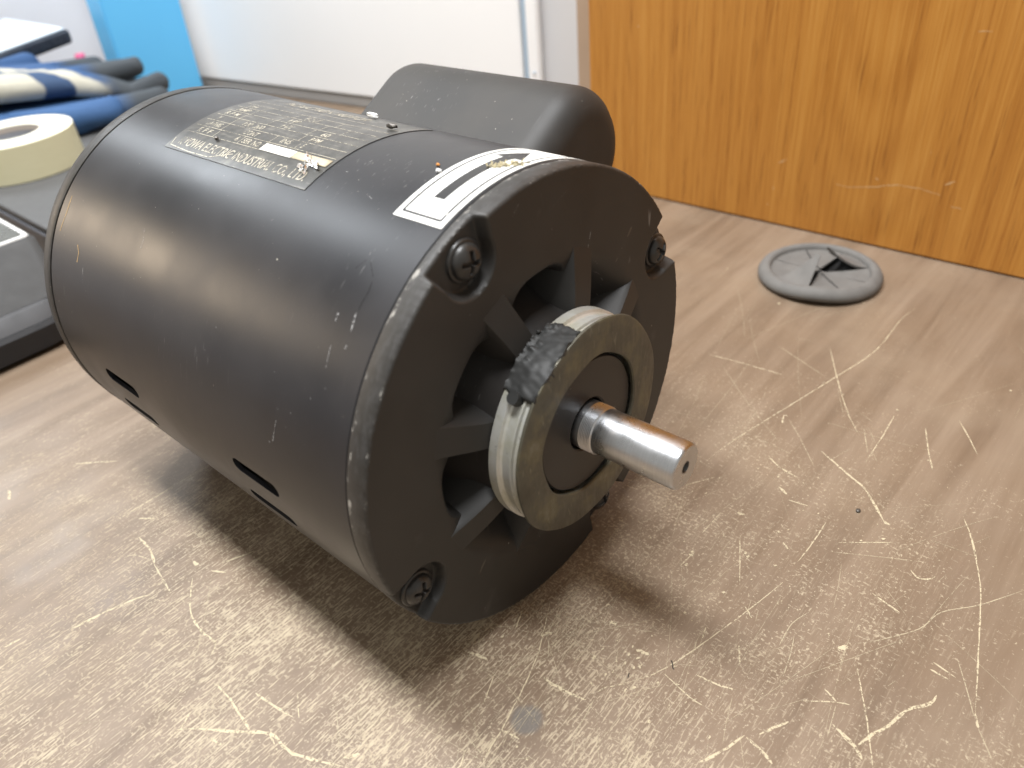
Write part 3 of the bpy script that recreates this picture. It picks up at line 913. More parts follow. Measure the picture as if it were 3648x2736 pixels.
# torn rubber left in the groove of the ring
def rubber_patch():
    vs, fs = [], []
    n, m = 70, 16
    a0, a1 = -47.0, -2.0
    for i in range(n+1):
        u = i/n
        a = a0 + (a1-a0)*u
        f0 = -0.0042 - 0.0020*ss(u, 0.72, 1.0) + 0.0009*mnoise.noise(Vector((u*8, 0.3, 1))) + 0.0003*mnoise.noise(Vector((u*31, 2.3, 1)))
        f1 = -0.0168 + 0.0028*ss(u, 0.62, 1.0)*0.4 + 0.0007*mnoise.noise(Vector((u*9, 5.3, 1))) + 0.0002*mnoise.noise(Vector((u*40, 7.3, 1)))
        for j in range(m+1):
            v = j/m
            y = f0 + (f1-f0)*v
            P = Vector((u*9, v*3.2, 0.7))
            h = 0.0010 + 0.00045*mnoise.noise(P*0.7) + 0.00022*mnoise.noise(P*2.1)
            edge = min(v, 1-v)
            h += 0.0010*(1-ss(edge, 0.0, 0.10))*max(0, mnoise.noise(Vector((u*13, v*2, 4.4)))+0.1)
            if v < 0.3 and u > 0.35: h += 0.0016*max(0, mnoise.noise(Vector((u*22, v*9, 8.8))))
            end = min(1, u/0.03, (1-u)/0.05)
            h = h*end - 0.0007*(1-end)
            aa = a + 1.6*mnoise.noise(Vector((v*7, 1.1, u)))*(1-min(1, min(u, 1-u)*6))
            vs.append(cyl_pt(y, aa, 0.0373 + h))
    b = len(vs)
    for i in range(n+1):
        u = i/n; a = a0 + (a1-a0)*u
        for j in (0, m):
            p = vs[i*(m+1)+j]
            vs.append(cyl_pt(p.y, math.degrees(math.atan2(p.x, p.z-MR)), 0.0355))
    for i in range(n):
        for j in range(m):
            q = i*(m+1)+j
            fs.append((q, q+1, q+m+2, q+m+1))
        fs.append((i*(m+1), (i+1)*(m+1), b+(i+1)*2, b+i*2))
        fs.append((i*(m+1)+m, b+i*2+1, b+(i+1)*2+1, (i+1)*(m+1)+m))
    bm = bmesh.new(); me = mesh("rubber_remnant", vs, fs); bm.from_mesh(me)
    # crumbs along the back edge
    random.seed(9)
    for i in range(15):
        u = random.uniform(0.35, 0.95); a = a0+(a1-a0)*u
        c = cyl_pt(-0.0040+random.uniform(-0.0008, 0.0012)-0.002*ss(u, .72, 1), a, 0.0378+random.uniform(0, 0.0012))
        t = bmesh.ops.create_icosphere(bm, subdivisions=2, radius=random.uniform(0.0004, 0.0011))
        for v in t['verts']:
            v.co = c + Vector((v.co.x*random.uniform(.7, 1.4), v.co.y*0.9, v.co.z*0.8)) + Vector((mnoise.noise(v.co*2500), mnoise.noise(v.co*2300+Vector((3, 1, 2))), mnoise.noise(v.co*2100+Vector((7, 5, 2)))))*0.0003
    # moulded stub at the lower end
    t = bmesh.ops.create_cone(bm, cap_ends=True, segments=24, radius1=0.0023, radius2=0.0021, depth=0.0032)
    mtx = Matrix.Translation(cyl_pt(-0.0098, -47.5, 0.0380)) @ Matrix.Rotation(rad(-47.5), 4, 'Y')
    for v in t['verts']: v.co = mtx @ v.co
    bmesh.ops.recalc_face_normals(bm, faces=bm.faces[:])
    bm.to_mesh(me); bm.free()
    return me
o = obj("rubber_remnant", rubber_patch(), MT['rubber'], ring)
autosmooth(o, 80)

# shaft with threaded run-out and a centre hole
prof = [(-0.006, 0.0), (-0.006, 0.0085), (-0.0172, 0.0085)]
for i in range(7):
    y_ = -0.0174 - i*0.00062
    prof += [(y_, 0.0085), (y_-0.00022, 0.00822), (y_-0.00042, 0.00822), (y_-0.0006, 0.0085)]
prof += [(-0.0222, 0.0080), (-0.0514, 0.0080), (-0.0521, 0.0077), (-0.0525, 0.0072), (-0.0525, 0.0021), (-0.0490, 0.0021), (-0.0490, 0.0)]
shaft = obj("shaft", lathe("shaft", prof, 128), MT['steel'], motor)
autosmooth(shaft, 25)
o = obj("center_hole", lathe("center_hole", [(-0.05252, 0.0020), (-0.0522, 0.0018), (-0.0500, 0.0009), (-0.0500, 0.0)], 24), MT['screw'], shaft)

# capacitor cover: pressed steel hump on the upper far side
CTH, CW, CH, CRL, CRR, CY0, CY1, CRE = 1.0333, 0.0261, 0.1280, 0.0242, 0.0254, 0.1583, 0.0462, 0.0115
def cover_profile(w, h, rl, rr, n=14):
    pts = []; v0 = 0.055
    for i in range(6): pts.append((-w - 0.0010*(1-i/6.0), v0 + (h-rl-v0)*i/6))
    for i in range(n+1): a = PI - PI/2*i/n; pts.append((-w+rl+rl*cos(a), h-rl+rl*sin(a)))
    for i in range(1, n+1): a = PI/2 - PI/2*i/n; pts.append((w-rr+rr*cos(a), h-rr+rr*sin(a)))
    for i in range(1, 7): pts.append((w + 0.0086*(i/6.0), h-rr + (v0-h+rr)*i/6))
    return pts
def cover_mesh():
    rings = []
    K = 10
    seq = []
    for i in range(K+1): a = PI/2*i/K; seq.append((CRE*(1-sin(a)), CY1 + CRE*(1-cos(a))))
    for i in range(1, 8): seq.append((0.0, CY1+CRE + (CY0-CY1-2*CRE)*i/8))
    for i in range(K+1): a = PI/2*(1-i/K); seq.append((CRE*(1-sin(a)), CY0 - CRE*(1-cos(a))))
    vs, fs = [], []
    def P(u, v, y): return (u*cos(CTH)+v*sin(CTH), y, MR + v*cos(CTH)-u*sin(CTH))
    for ins, y in seq:
        pr = cover_profile(CW-ins, CH-ins, CRL-ins, CRR-ins)
        rings.append([len(vs)+i for i in range(len(pr))])
        vs += [P(u, v, y) for u, v in pr]
    for a, b in zip(rings[:-1], rings[1:]):
        for i in range(len(a)-1): fs.append((a[i], a[i+1], b[i+1], b[i]))
    fs.append(tuple(rings[0])); fs.append(tuple(reversed(rings[-1])))
    me = mesh("capacitor_cover", vs, fs)
    bm = bmesh.new(); bm.from_mesh(me); bmesh.ops.recalc_face_normals(bm, faces=bm.faces[:]); bm.to_mesh(me); bm.free()
    return me
o = obj("capacitor_cover", cover_mesh(), MT['cover'], motor)
autosmooth(o, 60)

# rating plate -------------------------------------------------------------
k = NT("rating_plate_metal")
P = k.pos()
n = k.noise(P, 160, 4, 0.65); n2 = k.noise(k.pos(scale=(500, 60, 500)), 1, 3, 0.6)
col = k.ramp(n, [(0.30, (0.055, 0.054, 0.051)), (0.52, (0.082, 0.080, 0.074)), (0.70, (0.13, 0.125, 0.11))])
col = k.mix(k.math('MULTIPLY', k.step(n2, 0.58, 0.72), 0.25), col, (0.30, 0.28, 0.24))
k.set(col=col, rough=0.36, metal=0.35)
MT['plate_bg'] = k.m
def print_mat(name, colr, lo, hi):
    k = NT(name); n = k.noise(k.pos(), 700, 3, 0.6)
    f = k.noise(k.pos(), 60, 3, 0.6)
    a = k.step(k.math('ADD', n, k.math('MULTIPLY', k.math('SUBTRACT', f, 0.5), 0.8)), lo, hi, 0.25, 1.0)
    k.set(col=colr, rough=0.45, alpha=a); return k.m
MT['print'] = print_mat("plate_print", (0.47, 0.43, 0.34), 0.30, 0.56)
MT['film'] = NT("worn_film").set(col=(0.40, 0.40, 0.40), rough=0.3, alpha=0.10).m
pl = obj("rating_plate", cyl_patch("rating_plate", 0.0700, 0.1585, -22.4, 18.5, RS+0.00005, 0.00018, 8, 36), MT['plate_bg'], motor)
autosmooth(pl, 40)
pl["label"] = "worn metal rating plate with pale lettering and ruled rows"
rp = RS + 0.00034
text_on_shell("company_name", [("KYOWA ELECTRIC INDUSTRIAL CO., LTD.", 0.1528, -20.4, 0.0783, 0.0044)], rp, MT['print'], pl)
rows = [-15.2, -11.9, -8.6, -5.3, -2.0, 1.3, 4.6, 7.9]
polys = []
for a in rows: polys += strip_polys(0.1560, a, 0.0715, a+0.6, 0.00024, 8)
for i, cols in enumerate(((0.139, 0.1228, 0.109), (0.1400, 0.109, 0.0945), (0.1405, 0.098), (0.141, 0.1235, 0.099), (0.1405, 0.123, 0.098, 0.086), (0.1405, 0.12, 0.095))):
    for y_ in cols: polys += strip_polys(y_, rows[i]+0.2, y_, rows[i+1]+0.2, 0.00024)
obj("ruled_grid", cyl_poly("ruled_grid", polys, rp), MT['print'], pl, smooth=False)
items = [("E F F", 0.1510, -14.4, 0.0085, 0.0026), ("6", 0.1262, -14.2, 0.0016, 0.0028), ("SER. NO.", 0.1215, -14.2, 0.0110, 0.0028),
         ("RATING", 0.1520, -11.1, 0.0095, 0.0027), ("CONT", 0.1270, -11.0, 0.0085, 0.0027), ("INS", 0.1045, -10.6, 0.0055, 0.0028), ("E", 0.0925, -10.6, 0.0015, 0.0028),
         ("V", 0.1515, -7.8, 0.0018, 0.0027), ("100", 0.1340, -7.7, 0.0050, 0.0027), ("200", 0.1270, -7.7, 0.0055, 0.0027), ("RPM", 0.0935, -7.4, 0.0055, 0.0027),
         ("R P M", 0.1530, -4.5, 0.0085, 0.0026), ("HZ", 0.1160, -4.3, 0.0060, 0.0026), ("60", 0.0930, -4.1, 0.0040, 0.0026), ("AMP", 0.1520, -1.2, 0.0080, 0.0026), ("HP", 0.1180, -1.0, 0.0060, 0.0026), ("PH", 0.1510, 2.1, 0.0050, 0.0026), ("POLE", 0.1140, 2.2, 0.0080, 0.0026)]
text_on_shell("small_lettering", items, rp, MT['print'], pl)
text_on_shell("heading", [("INDUCTION MOTOR", 0.1440, 10.5, 0.050, 0.0050)], rp, MT['print'], pl)
MT['paper'] = plain("white_strip", (0.82, 0.81, 0.76), 0.4, var=0.05)
MT['tanstrip'] = plain("stained_strip", (0.50, 0.43, 0.30), 0.4, var=0.2)
obj("serial_strip", cyl_patch("serial_strip", 0.0905, 0.1085, -14.9, -12.2, RS+0.00036, 0.00010, 4, 4), MT['paper'], pl)
obj("stained_strip", cyl_patch("stained_strip", 0.0715, 0.0903, -14.7, -12.2, RS+0.00036, 0.00008, 4, 4), MT['tanstrip'], pl)
ol = []
for y0_, a0_, y1_, a1_ in ((0.1574, -18.5, 0.1558, -21.3), (0.1558, -21.3, 0.1420, -21.9), (0.1420, -21.9, 0.1285, -21.7), (0.1285, -21.7, 0.1178, -18.6)):
    ol += strip_polys(y0_, a0_, y1_, a1_, 0.0004, 4)
obj("film_edge", cyl_poly("film_edge", ol, RS+0.00036), MT['print'], pl, smooth=False)

# rotation arrow sticker ---------------------------------------------------
k = NT("sticker_white")
n = k.noise(k.pos(), 330, 4, 0.65); b_ = k.noise(k.pos(), 60, 3)
dm = k.math('MULTIPLY', k.step(n, 0.60, 0.70), k.step(b_, 0.48, 0.62))
k.set(col=k.mix(k.math('MULTIPLY', dm, 0.8), (0.84, 0.84, 0.80), (0.36, 0.31, 0.20)), rough=0.38)
MT['sticker'] = k.m
k = NT("sticker_black")
n = k.noise(k.pos(), 420, 3, 0.6); b_ = k.noise(k.pos(), 90, 3)
dm = k.math('MULTIPLY', k.step(n, 0.60, 0.68), k.step(b_, 0.46, 0.6))
k.set(col=k.mix(k.math('MULTIPLY', dm, 0.75), (0.018, 0.018, 0.019), (0.5, 0.48, 0.44)), rough=0.36)
MT['ink'] = k.m
st = obj("direction_sticker", cyl_patch("direction_sticker", 0.0096, 0.0293, -21.5, 30.0, RS+0.00005, 0.0002, 4, 48), MT['sticker'], motor)
autosmooth(st, 40); st["label"] = "white sticker with a black curved rotation arrow"
ra = RS + 0.00032
fr = []
fr += strip_polys(0.0119, -19.9, 0.0119, 28.4, 0.00085, 30) + strip_polys(0.0271, -19.9, 0.0271, 28.4, 0.00085, 30)
fr += strip_polys(0.0119, -19.8, 0.0271, -19.8, 0.00085, 2) + strip_polys(0.0119, 28.3, 0.0271, 28.3, 0.0005, 2)
obj("frame_line", cyl_poly("frame_line", fr, ra), MT['ink'], st, smooth=False)
ar = []
N = 22
for i in range(N):
    a, b = -14.4 + 21.4*i/N, -14.4 + 21.4*(i+1)/N
    ar.append([(0.0175, a), (0.0175, b), (0.0217, b), (0.0217, a)])
for i in range(6):
    a, b = 7.0 + 7.5*i/6, 7.0 + 7.5*(i+1)/6
    wa, wb = 0.0056*(1-i/6), 0.0056*(1-(i+1)/6)
    c_ = 0.0196
    ar.append([(c_-wa, a), (c_-wb, b), (c_+wb, b), (c_+wa, a)])
obj("arrow", cyl_poly("arrow", ar, ra), MT['ink'], st, smooth=False)

# ------------------------------------------------------------------ crumbs on the motor
def crumb(name, y, a, sx, sy, sz, mat, seed, label, cat, rot=0.0, lift=0.0):
    random.seed(seed)
    bm = bmesh.new(); bmesh.ops.create_icosphere(bm, subdivisions=2, radius=1.0)
    for v in bm.verts:
        v.co *= 1 + 0.45*mnoise.noise(v.co*1.7 + Vector((seed, 0, 0)))
        v.co = Vector((v.co.x*sx, v.co.y*sy, v.co.z*sz))
    zmin = min(v.co.z for v in bm.verts)
    mtx = Matrix.Translation(cyl_pt(y, a, RS + lift)) @ Matrix.Rotation(rad(a), 4, 'Y') @ Matrix.Rotation(rot, 4, 'Z')
    for v in bm.verts: v.co = mtx @ (v.co - Vector((0, 0, zmin)))
    o = obj(name, from_bm(name, bm), mat, smooth=False)
    return tag(o, label, cat)
MT['bright'] = plain("bright_chip", (0.85, 0.85, 0.84), 0.3, metal=0.3, var=0.05)
MT['chipdark'] = plain("dark_chip", (0.10, 0.09, 0.08), 0.4, metal=0.5, var=0.5, scale=600)
MT['orange'] = plain("orange_crumb", (0.50, 0.20, 0.03), 0.6)
MT['straw'] = plain("straw_fluff", (0.36, 0.31, 0.19), 0.85, var=0.3, scale=500)
crumb("metal_chip", 0.1000, 16.6, 0.0011, 0.0036, 0.0010, MT['bright'], 3, "small bright white chip at the far edge of rating plate", "chip", lift=0.0004)
crumb("metal_chip", 0.0765, 9.0, 0.0010, 0.0021, 0.0009, MT['chipdark'], 5, "small dark chip near the rating plate and capacitor hump", "chip", 0.5, 0.0004)
crumb("orange_crumb", 0.0343, -4.1, 0.0006, 0.0007, 0.0004, MT['orange'], 6, "tiny orange crumb beside the arrow sticker", "crumb")
crumb("white_crumb", 0.0305, -6.5, 0.0007, 0.0011, 0.0006, MT['bright'], 8, "tiny white crumb at the edge of the arrow sticker", "crumb")
crumb("dark_speck", 0.1339, -15.7, 0.0008, 0.0008, 0.0008, MT['chipdark'], 11, "tiny dark grit speck on the plate lettering", "speck", 0, 0.0004)
# silver swarf at the plate corner
bm = bmesh.new(); random.seed(21)
for i in range(9):
    y_, a_ = 0.0775+random.gauss(0, 0.0028), -15.6+random.gauss(0, 1.3)-(0.0)
    t = random.uniform(-0.5, 0.5)+0.6; L = random.uniform(0.003, 0.007); w = random.uniform(0.0005, 0.0010)
    prev = None
    for s in range(7):
        q = s/6-0.5
        c = (y_ + q*L*cos(t), a_ + (q*L*sin(t))/MR/rad(1))
        h = 0.0006 + 0.0010*abs(sin(q*4+i))
        A = cyl_pt(c[0]+w*sin(t), c[1]+w*cos(t)/MR/rad(1), RS+h); B = cyl_pt(c[0]-w*sin(t), c[1]-w*cos(t)/MR/rad(1), RS+0.0005+0.3*h)
        A2 = cyl_pt(c[0], c[1], RS+h+0.0003)
        r_ = [bm.verts.new(A), bm.verts.new(A2), bm.verts.new(B)]
        if prev:
            for x_, y2 in ((0, 1), (1, 2), (2, 0)): bm.faces.new((prev[x_], prev[y2], r_[y2], r_[x_]))
        prev = r_
MT['swarf'] = plain("silver_swarf", (0.75, 0.75, 0.74), 0.25, metal=0.9, var=0.1)
o = obj("metal_swarf", from_bm("metal_swarf", bm), MT['swarf'], smooth=False)
tag(o, "curl of silver metal swarf at the corner of the rating plate", "swarf")
# tuft of dry fluff on the sticker
bm = bmesh.new(); random.seed(33)
for i in range(60):
    s = random.random()
    y_, a_ = 0.0180-0.0062*s+random.gauss(0, 0.0010), -0.2+5.4*s+random.gauss(0, 0.7)
    L = random.uniform(0.0006, 0.0022); t = random.uniform(0, PI); w = 0.00022
    A = cyl_pt(y_, a_, RS+0.00033); B = cyl_pt(y_+L*cos(t), a_+L*sin(t)/MR/rad(1), RS+0.0003+random.uniform(0.0002, 0.0010))
    D = (B-A).normalized(); S = D.cross(Vector((0, 0, 1))).normalized()*w; T = D.cross(S).normalized()*w
    ra_ = [bm.verts.new(A+S), bm.verts.new(A-S), bm.verts.new(A+T)]; rb_ = [bm.verts.new(B+S), bm.verts.new(B-S), bm.verts.new(B+T)]
    for x_, y2 in ((0, 1), (1, 2), (2, 0)): bm.faces.new((ra_[x_], ra_[y2], rb_[y2], rb_[x_]))
    bm.faces.new(ra_); bm.faces.new(rb_)
o = obj("dry_fluff", from_bm("dry_fluff", bm), MT['straw'], smooth=False)
tag(o, "tuft of dry tan fluff stuck on the arrow sticker", "fluff")

# ------------------------------------------------------------------ cable grommet
GX, GY = 0.2830, 0.0135
gm = empty("cable_grommet", (GX, GY, 0))
tag(gm, "round grey rubber cable grommet with bent flaps lying on the desk", "grommet")
k = NT("dusty_rubber")
n = k.noise(k.pos(), 90, 4, 0.6)
k.set(col=k.mix(n, (0.095, 0.090, 0.084), (0.175, 0.168, 0.157)), rough=0.75); k.bump(k.noise(k.pos(), 900, 2), 0.15, 0.0004)
MT['grommet'] = k.m
prof = [(0.0300, 0.0002), (0.0352, 0.0002), (0.0368, 0.0016), (0.0372, 0.0036), (0.0360, 0.0060), (0.0335, 0.0078), (0.0312, 0.0082), (0.0298, 0.0072), (0.0292, 0.0055), (0.0290, 0.0030), (0.0300, 0.0002)]
o = obj("rim", vlathe("rim", prof, GX, GY, 120), MT['grommet'], gm)
for v in o.data.vertices:          # the near-left side is lifted a little
    a = math.atan2(v.co.y-GY, v.co.x-GX)
    v.co.z += 0.0022*max(0, cos(a-rad(200)))**6
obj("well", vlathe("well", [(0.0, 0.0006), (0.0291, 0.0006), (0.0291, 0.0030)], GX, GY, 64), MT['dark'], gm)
# flaps: (start angle, end angle, lift of the tip, lift side)
FL = [(-52, -5, 0.0145, 0.0), (-5, 40, 0.0015, 0.0), (40, 90, 0.0, 0.0), (90, 140, 0.0005, 0.0), (140, 188, 0.0125, 0.0), (188, 230, -0.0010, 0.0), (230, 270, 0.0, 0.0), (270, 308, -0.0012, 0.0)]
for a0_, a1_, lift, tw in FL:
    vs, fs = [], []
    m = 8; n_ = 8
    for s_ in (0, 1):
        for i in range(m+1):
            q = i/m
            r = 0.0296*(1-q) + 0.0005*q
            for j in range(n_+1):
                u = j/n_
                g_ = rad(0.7 + 1.5*q)
                a = rad(a0_)+g_ + (rad(a1_-a0_)-2*g_)*u
                rr = r if lift < 0.004 else r + 0.0040*q*q*(lift/0.0135)
                z = 0.0052 + lift*q**1.4 - 0.0012*q*(1-q)*4*0.5 - 0.0014*s_
                vs.append((GX+rr*cos(a), GY+rr*sin(a), z))
    K = (m+1)*(n_+1)
    for i in range(m):
        for j in range(n_):
            b = i*(n_+1)+j
            fs.append((b, b+1, b+n_+2, b+n_+1)); fs.append((K+b, K+b+n_+1, K+b+n_+2, K+b+1))
    for i in range(m):
        b = i*(n_+1); fs.append((b, b+n_+1, K+b+n_+1, K+b)); b += n_; fs.append((b, K+b, K+b+n_+1, b+n_+1))
    b = m*(n_+1)
    for j in range(n_): fs.append((b+j, b+j+1, K+b+j+1, K+b+j)); fs.append((j, K+j, K+j+1, j+1))
    me = mesh("flap", vs, fs); bm = bmesh.new(); bm.from_mesh(me); bmesh.ops.recalc_face_normals(bm, faces=bm.faces[:]); bm.to_mesh(me); bm.free()
    autosmooth(obj("flap", me, MT['grommet'], gm), 50)

# dark fibres on the desk
def fibre(x, y, L, t, w, label):
    bm = bmesh.new(); prev = None
    for i in range(6):
        q = i/5-0.5
        c = Vector((x+q*L*cos(t)+0.1*L*sin(q*5), y+q*L*sin(t), w*0.9))
        ring_ = [bm.verts.new(c+Vector((-sin(t)*w*cos(b), cos(t)*w*cos(b), w*sin(b)*0.8))) for b in (0, PI/2, PI, 3*PI/2)]
        if prev:
            for j in range(4): bm.faces.new((prev[j], prev[(j+1) % 4], ring_[(j+1) % 4], ring_[j]))
        else: bm.faces.new(ring_)
        prev = ring_
    bm.faces.new(prev[::-1])
    tag(obj("dark_fibre", from_bm("dark_fibre", bm), MT['chipdark']), label, "fibre")
fibre(-0.012, -0.059, 0.0032, 0.9, 0.00022, "short black fibre lying across a long scratch on the desk")
fibre(-0.025, -0.049, 0.0016, 0.4, 0.00020, "tiny black fibre on the desk in front of the motor face")
crumbm = None
bm = bmesh.new(); bmesh.ops.create_icosphere(bm, subdivisions=2, radius=0.0010)
for v in bm.verts: v.co = Vector((v.co.x*1.3+0.099, v.co.y-0.082, v.co.z*0.5+0.0005))
tag(obj("grit_speck", from_bm("grit_speck", bm), MT['chipdark']), "dark grit speck on the bare desk right of the shaft", "speck")

# ------------------------------------------------------------------ clutter behind the motor
# flat box carrying the tape
fb = empty("flat_case", (0.065, 0.55, 0))
tag(fb, "flat dark case with grey lid under the masking tape", "case")
MT['lid'] = plain("light_grey_plastic", (0.085, 0.085, 0.085), 0.65, var=0.05)
MT['charcoal'] = plain("charcoal_plastic", (0.055, 0.058, 0.068), 0.45, var=0.1)
obj("body", from_bm("body", box_bm(0.0, 0.140, 0.425, 0.692, 0.0005, 0.0305, 0.002)), MT['charcoal'], fb, smooth=False)
obj("lid", from_bm("lid", box_bm(0.0015, 0.1385, 0.4265, 0.6905, 0.0308, 0.0365, 0.0015)), MT['lid'], fb, smooth=False)

tp = empty("masking_tape", (0.0528, 0.6436, 0.0366))
tag(tp, "cream roll of masking tape lying flat on the grey case", "tape roll")
TX, TY, TZ, TH = 0.0528, 0.6436, 0.0367, 0.0305
k = NT("masking_tape")
w_ = k.noise(k.pos(scale=(60, 60, 900)), 1, 3, 0.6)
k.set(col=k.mix(w_, (0.66, 0.62, 0.40), (0.74, 0.70, 0.48)), rough=0.55)
MT['tape'] = k.m
k = NT("tape_side"); k.set(col=k.mix(k.noise(k.pos(), 400, 3), (0.80, 0.77, 0.64), (0.86, 0.84, 0.72)), rough=0.6); MT['tape_side'] = k.m
MT['card'] = plain("cardboard_core", (0.20, 0.17, 0.14), 0.8, var=0.15)
o = obj("roll", vlathe("roll", [(0.0235, TZ), (0.0498, TZ), (0.0502, TZ+0.0006), (0.0502, TZ+TH-0.0006), (0.0498, TZ+TH), (0.0235, TZ+TH)], TX, TY, 128), MT['tape'], tp)
o.data.materials.append(MT['tape_side'])
for p_ in o.data.polygons:
    if abs(p_.normal.z) > 0.8: p_.material_index = 1
autosmooth(o, 30)
obj("core_filler", vlathe("core_filler", [(0.0, TZ+0.0005), (0.0213, TZ+0.0005), (0.0213, TZ+0.025), (0.0195, TZ+0.0265), (0.0, TZ+0.0265)], TX, TY, 48), MT['charcoal'], tp)
obj("core", vlathe("core", [(0.0233, TZ+0.0005), (0.0233, TZ+TH-0.0003), (0.0215, TZ+TH-0.0003), (0.0215, TZ+0.0005), (0.0233, TZ+0.0005)], TX, TY, 96), MT['card'], tp)

# grey desktop device in front of the case
dv = empty("desktop_device", (-0.085, 0.445, 0))
tag(dv, "grey sloped desktop device with white outlined top panel behind motor", "device")
def rrect(x0, x1, y0, y1, r, n=8):
    P = []
    for cx, cy, s in ((x1-r, y1-r, 0), (x0+r, y1-r, 90), (x0+r, y0+r, 180), (x1-r, y0+r, 270)):
        for i in range(n+1):
            a = rad(s + 90*i/n); P.append((cx+r*cos(a), cy+r*sin(a)))
    return P
def loft(name, levels, mat, parent, cap=True):
    vs, fs = [], []
    n = None
    for z, (x0, x1, y0, y1, r) in levels:
        ring_ = rrect(x0, x1, y0, y1, r); n = len(ring_)
        vs += [(a, b, z) for a, b in ring_]
    for k_ in range(len(levels)-1):
        for i in range(n):
            j = (i+1) % n
            fs.append((k_*n+i, k_*n+j, (k_+1)*n+j, (k_+1)*n+i))
    if cap:
        fs.append(tuple(reversed(range(n)))); fs.append(tuple(range((len(levels)-1)*n, len(levels)*n)))
    return autosmooth(obj(name, mesh(name, vs, fs), mat, parent), 35)
MT['devgrey'] = plain("device_grey", (0.055, 0.055, 0.055), 0.65, var=0.06)
MT['devlight'] = plain("device_band", (0.060, 0.060, 0.063), 0.65, var=0.06)
MT['devdark'] = plain("device_base", (0.016, 0.016, 0.018), 0.65, var=0.1)
MT['screen'] = plain("grey_screen", (0.09, 0.093, 0.085), 0.3, var=0.03)
MT['bezel'] = plain("white_bezel", (0.72, 0.72, 0.70), 0.4, var=0.02)
loft("base", [(0.0004, (-0.16, -0.026, 0.374, 0.52, 0.030)), (0.004, (-0.162, -0.022, 0.368, 0.523, 0.032)), (0.017, (-0.162, -0.020, 0.368, 0.524, 0.032)), (0.0195, (-0.160, -0.022, 0.370, 0.522, 0.031))], MT['devdark'], dv)
loft("band", [(0.0197, (-0.159, -0.023, 0.371, 0.521, 0.030)), (0.0275, (-0.158, -0.024, 0.377, 0.520, 0.028)), (0.0285, (-0.156, -0.026, 0.379, 0.518, 0.027))], MT['devlight'], dv)
loft("housing", [(0.0287, (-0.155, -0.026, 0.381, 0.517, 0.010)), (0.0560, (-0.150, -0.024, 0.406, 0.512, 0.006)), (0.0585, (-0.148, -0.026, 0.409, 0.510, 0.005))], MT['devgrey'], dv)
loft("bezel", [(0.0587, (-0.147, -0.0265, 0.410, 0.509, 0.004)), (0.0597, (-0.1465, -0.027, 0.4105, 0.5085, 0.004))], MT['bezel'], dv)
loft("screen", [(0.0598, (-0.144, -0.0295, 0.413, 0.506, 0.003)), (0.0603, (-0.1435, -0.030, 0.4135, 0.5055, 0.003))], MT['screen'], dv)

# dark case under the gloves
o = obj("black_case", from_bm("black_case", box_bm(0.02, 0.205, 0.700, 0.83, 0.0004, 0.030, 0.006)), MT['charcoal'])
tag(o, "low charcoal case under the pair of work gloves", "case")

# work gloves: body meshes grown from tapered capsules and fused
def capsule(bm, a, b, r0, r1, flat=1.0, n=14):
    a, b = Vector(a), Vector(b); d = (b-a); L = d.length; d.normalize()
    q = d.to_track_quat('Z', 'Y').to_matrix().to_4x4()
    rows_ = []
    for i in range(7): t = PI/2*i/6; rows_.append((-r0*cos(t), r0*sin(t)))
    for i in range(7): t = PI/2*i/6; rows_.append((L + r1*sin(t), r1*cos(t)))
    ring_ = []
    for z, r in rows_:
        if r < 1e-6: r = 1e-5
        rr = []
        for j in range(n):
            p = q @ Vector((r*cos(2*PI*j/n), r*sin(2*PI*j/n), z))
            rr.append(bm.verts.new((a.x+p.x, a.y+p.y, a.z+p.z*flat)))
        ring_.append(rr)
    for r0_, r1_ in zip(ring_[:-1], ring_[1:]):
        for j in range(n): bm.faces.new((r0_[j], r0_[(j+1) % n], r1_[(j+1) % n], r1_[j]))
    bm.faces.new(ring_[0][::-1]); bm.faces.new(ring_[-1])
def glove(name, mtx, seed, thumb, mat, label, curl):
    bm = bmesh.new(); random.seed(seed)
    # palm, cuff
    for s_ in (-0.030, -0.010, 0.010, 0.030): capsule(bm, (-0.045, s_*0.85, 0), (0.040, s_, 0.002), 0.016, 0.015, 0.85)
    for s_ in (-0.024, 0.0, 0.024): capsule(bm, (-0.125, s_, 0.0), (-0.040, s_, 0), 0.017, 0.016, 0.9)
    for i, (s_, L) in enumerate(((-0.033, 0.058), (-0.011, 0.075), (0.011, 0.080), (0.033, 0.070))):
        a = Vector((0.040, s_, 0.002)); sp = s_*0.9; dz = curl[i]
        b = a + Vector((L*0.52, sp*0.45, dz*0.4)); c = b + Vector((L*0.48, sp*0.30, dz))
        capsule(bm, a, b, 0.0125, 0.0120); capsule(bm, b, c, 0.0120, 0.0112)
    capsule(bm, (-0.030, thumb*0.030, 0), (0.008, thumb*0.058, 0.004), 0.016, 0.014); capsule(bm, (0.008, thumb*0.058, 0.004), (0.044, thumb*0.066, 0.006), 0.0135, 0.0120)
    for v in bm.verts:
        q_ = Vector((v.co.x*38, v.co.y*38, seed)); v.co += Vector((0.003*mnoise.noise(q_*1.3+Vector((5, 1, 0))), 0.004*mnoise.noise(q_*1.2), 0.0075*mnoise.noise(q_)+0.003*mnoise.noise(q_*2.4)))
    me = from_bm(name, bm)
    o = obj(name, me, mat)
    r_ = o.modifiers.new("fuse", 'REMESH'); r_.mode = 'VOXEL'; r_.voxel_size = 0.0022
    s2 = o.modifiers.new("soft", 'SMOOTH'); s2.iterations = 3; s2.factor = 0.5
    bpy.context.view_layer.update()
    nm = bpy.data.meshes.new_from_object(o.evaluated_get(bpy.context.evaluated_depsgraph_get()))
    o.modifiers.clear(); o.data = nm; nm.name = name
    for p_ in nm.polygons: p_.use_smooth = True
    o.matrix_world = mtx
    return tag(o, label, "glove")
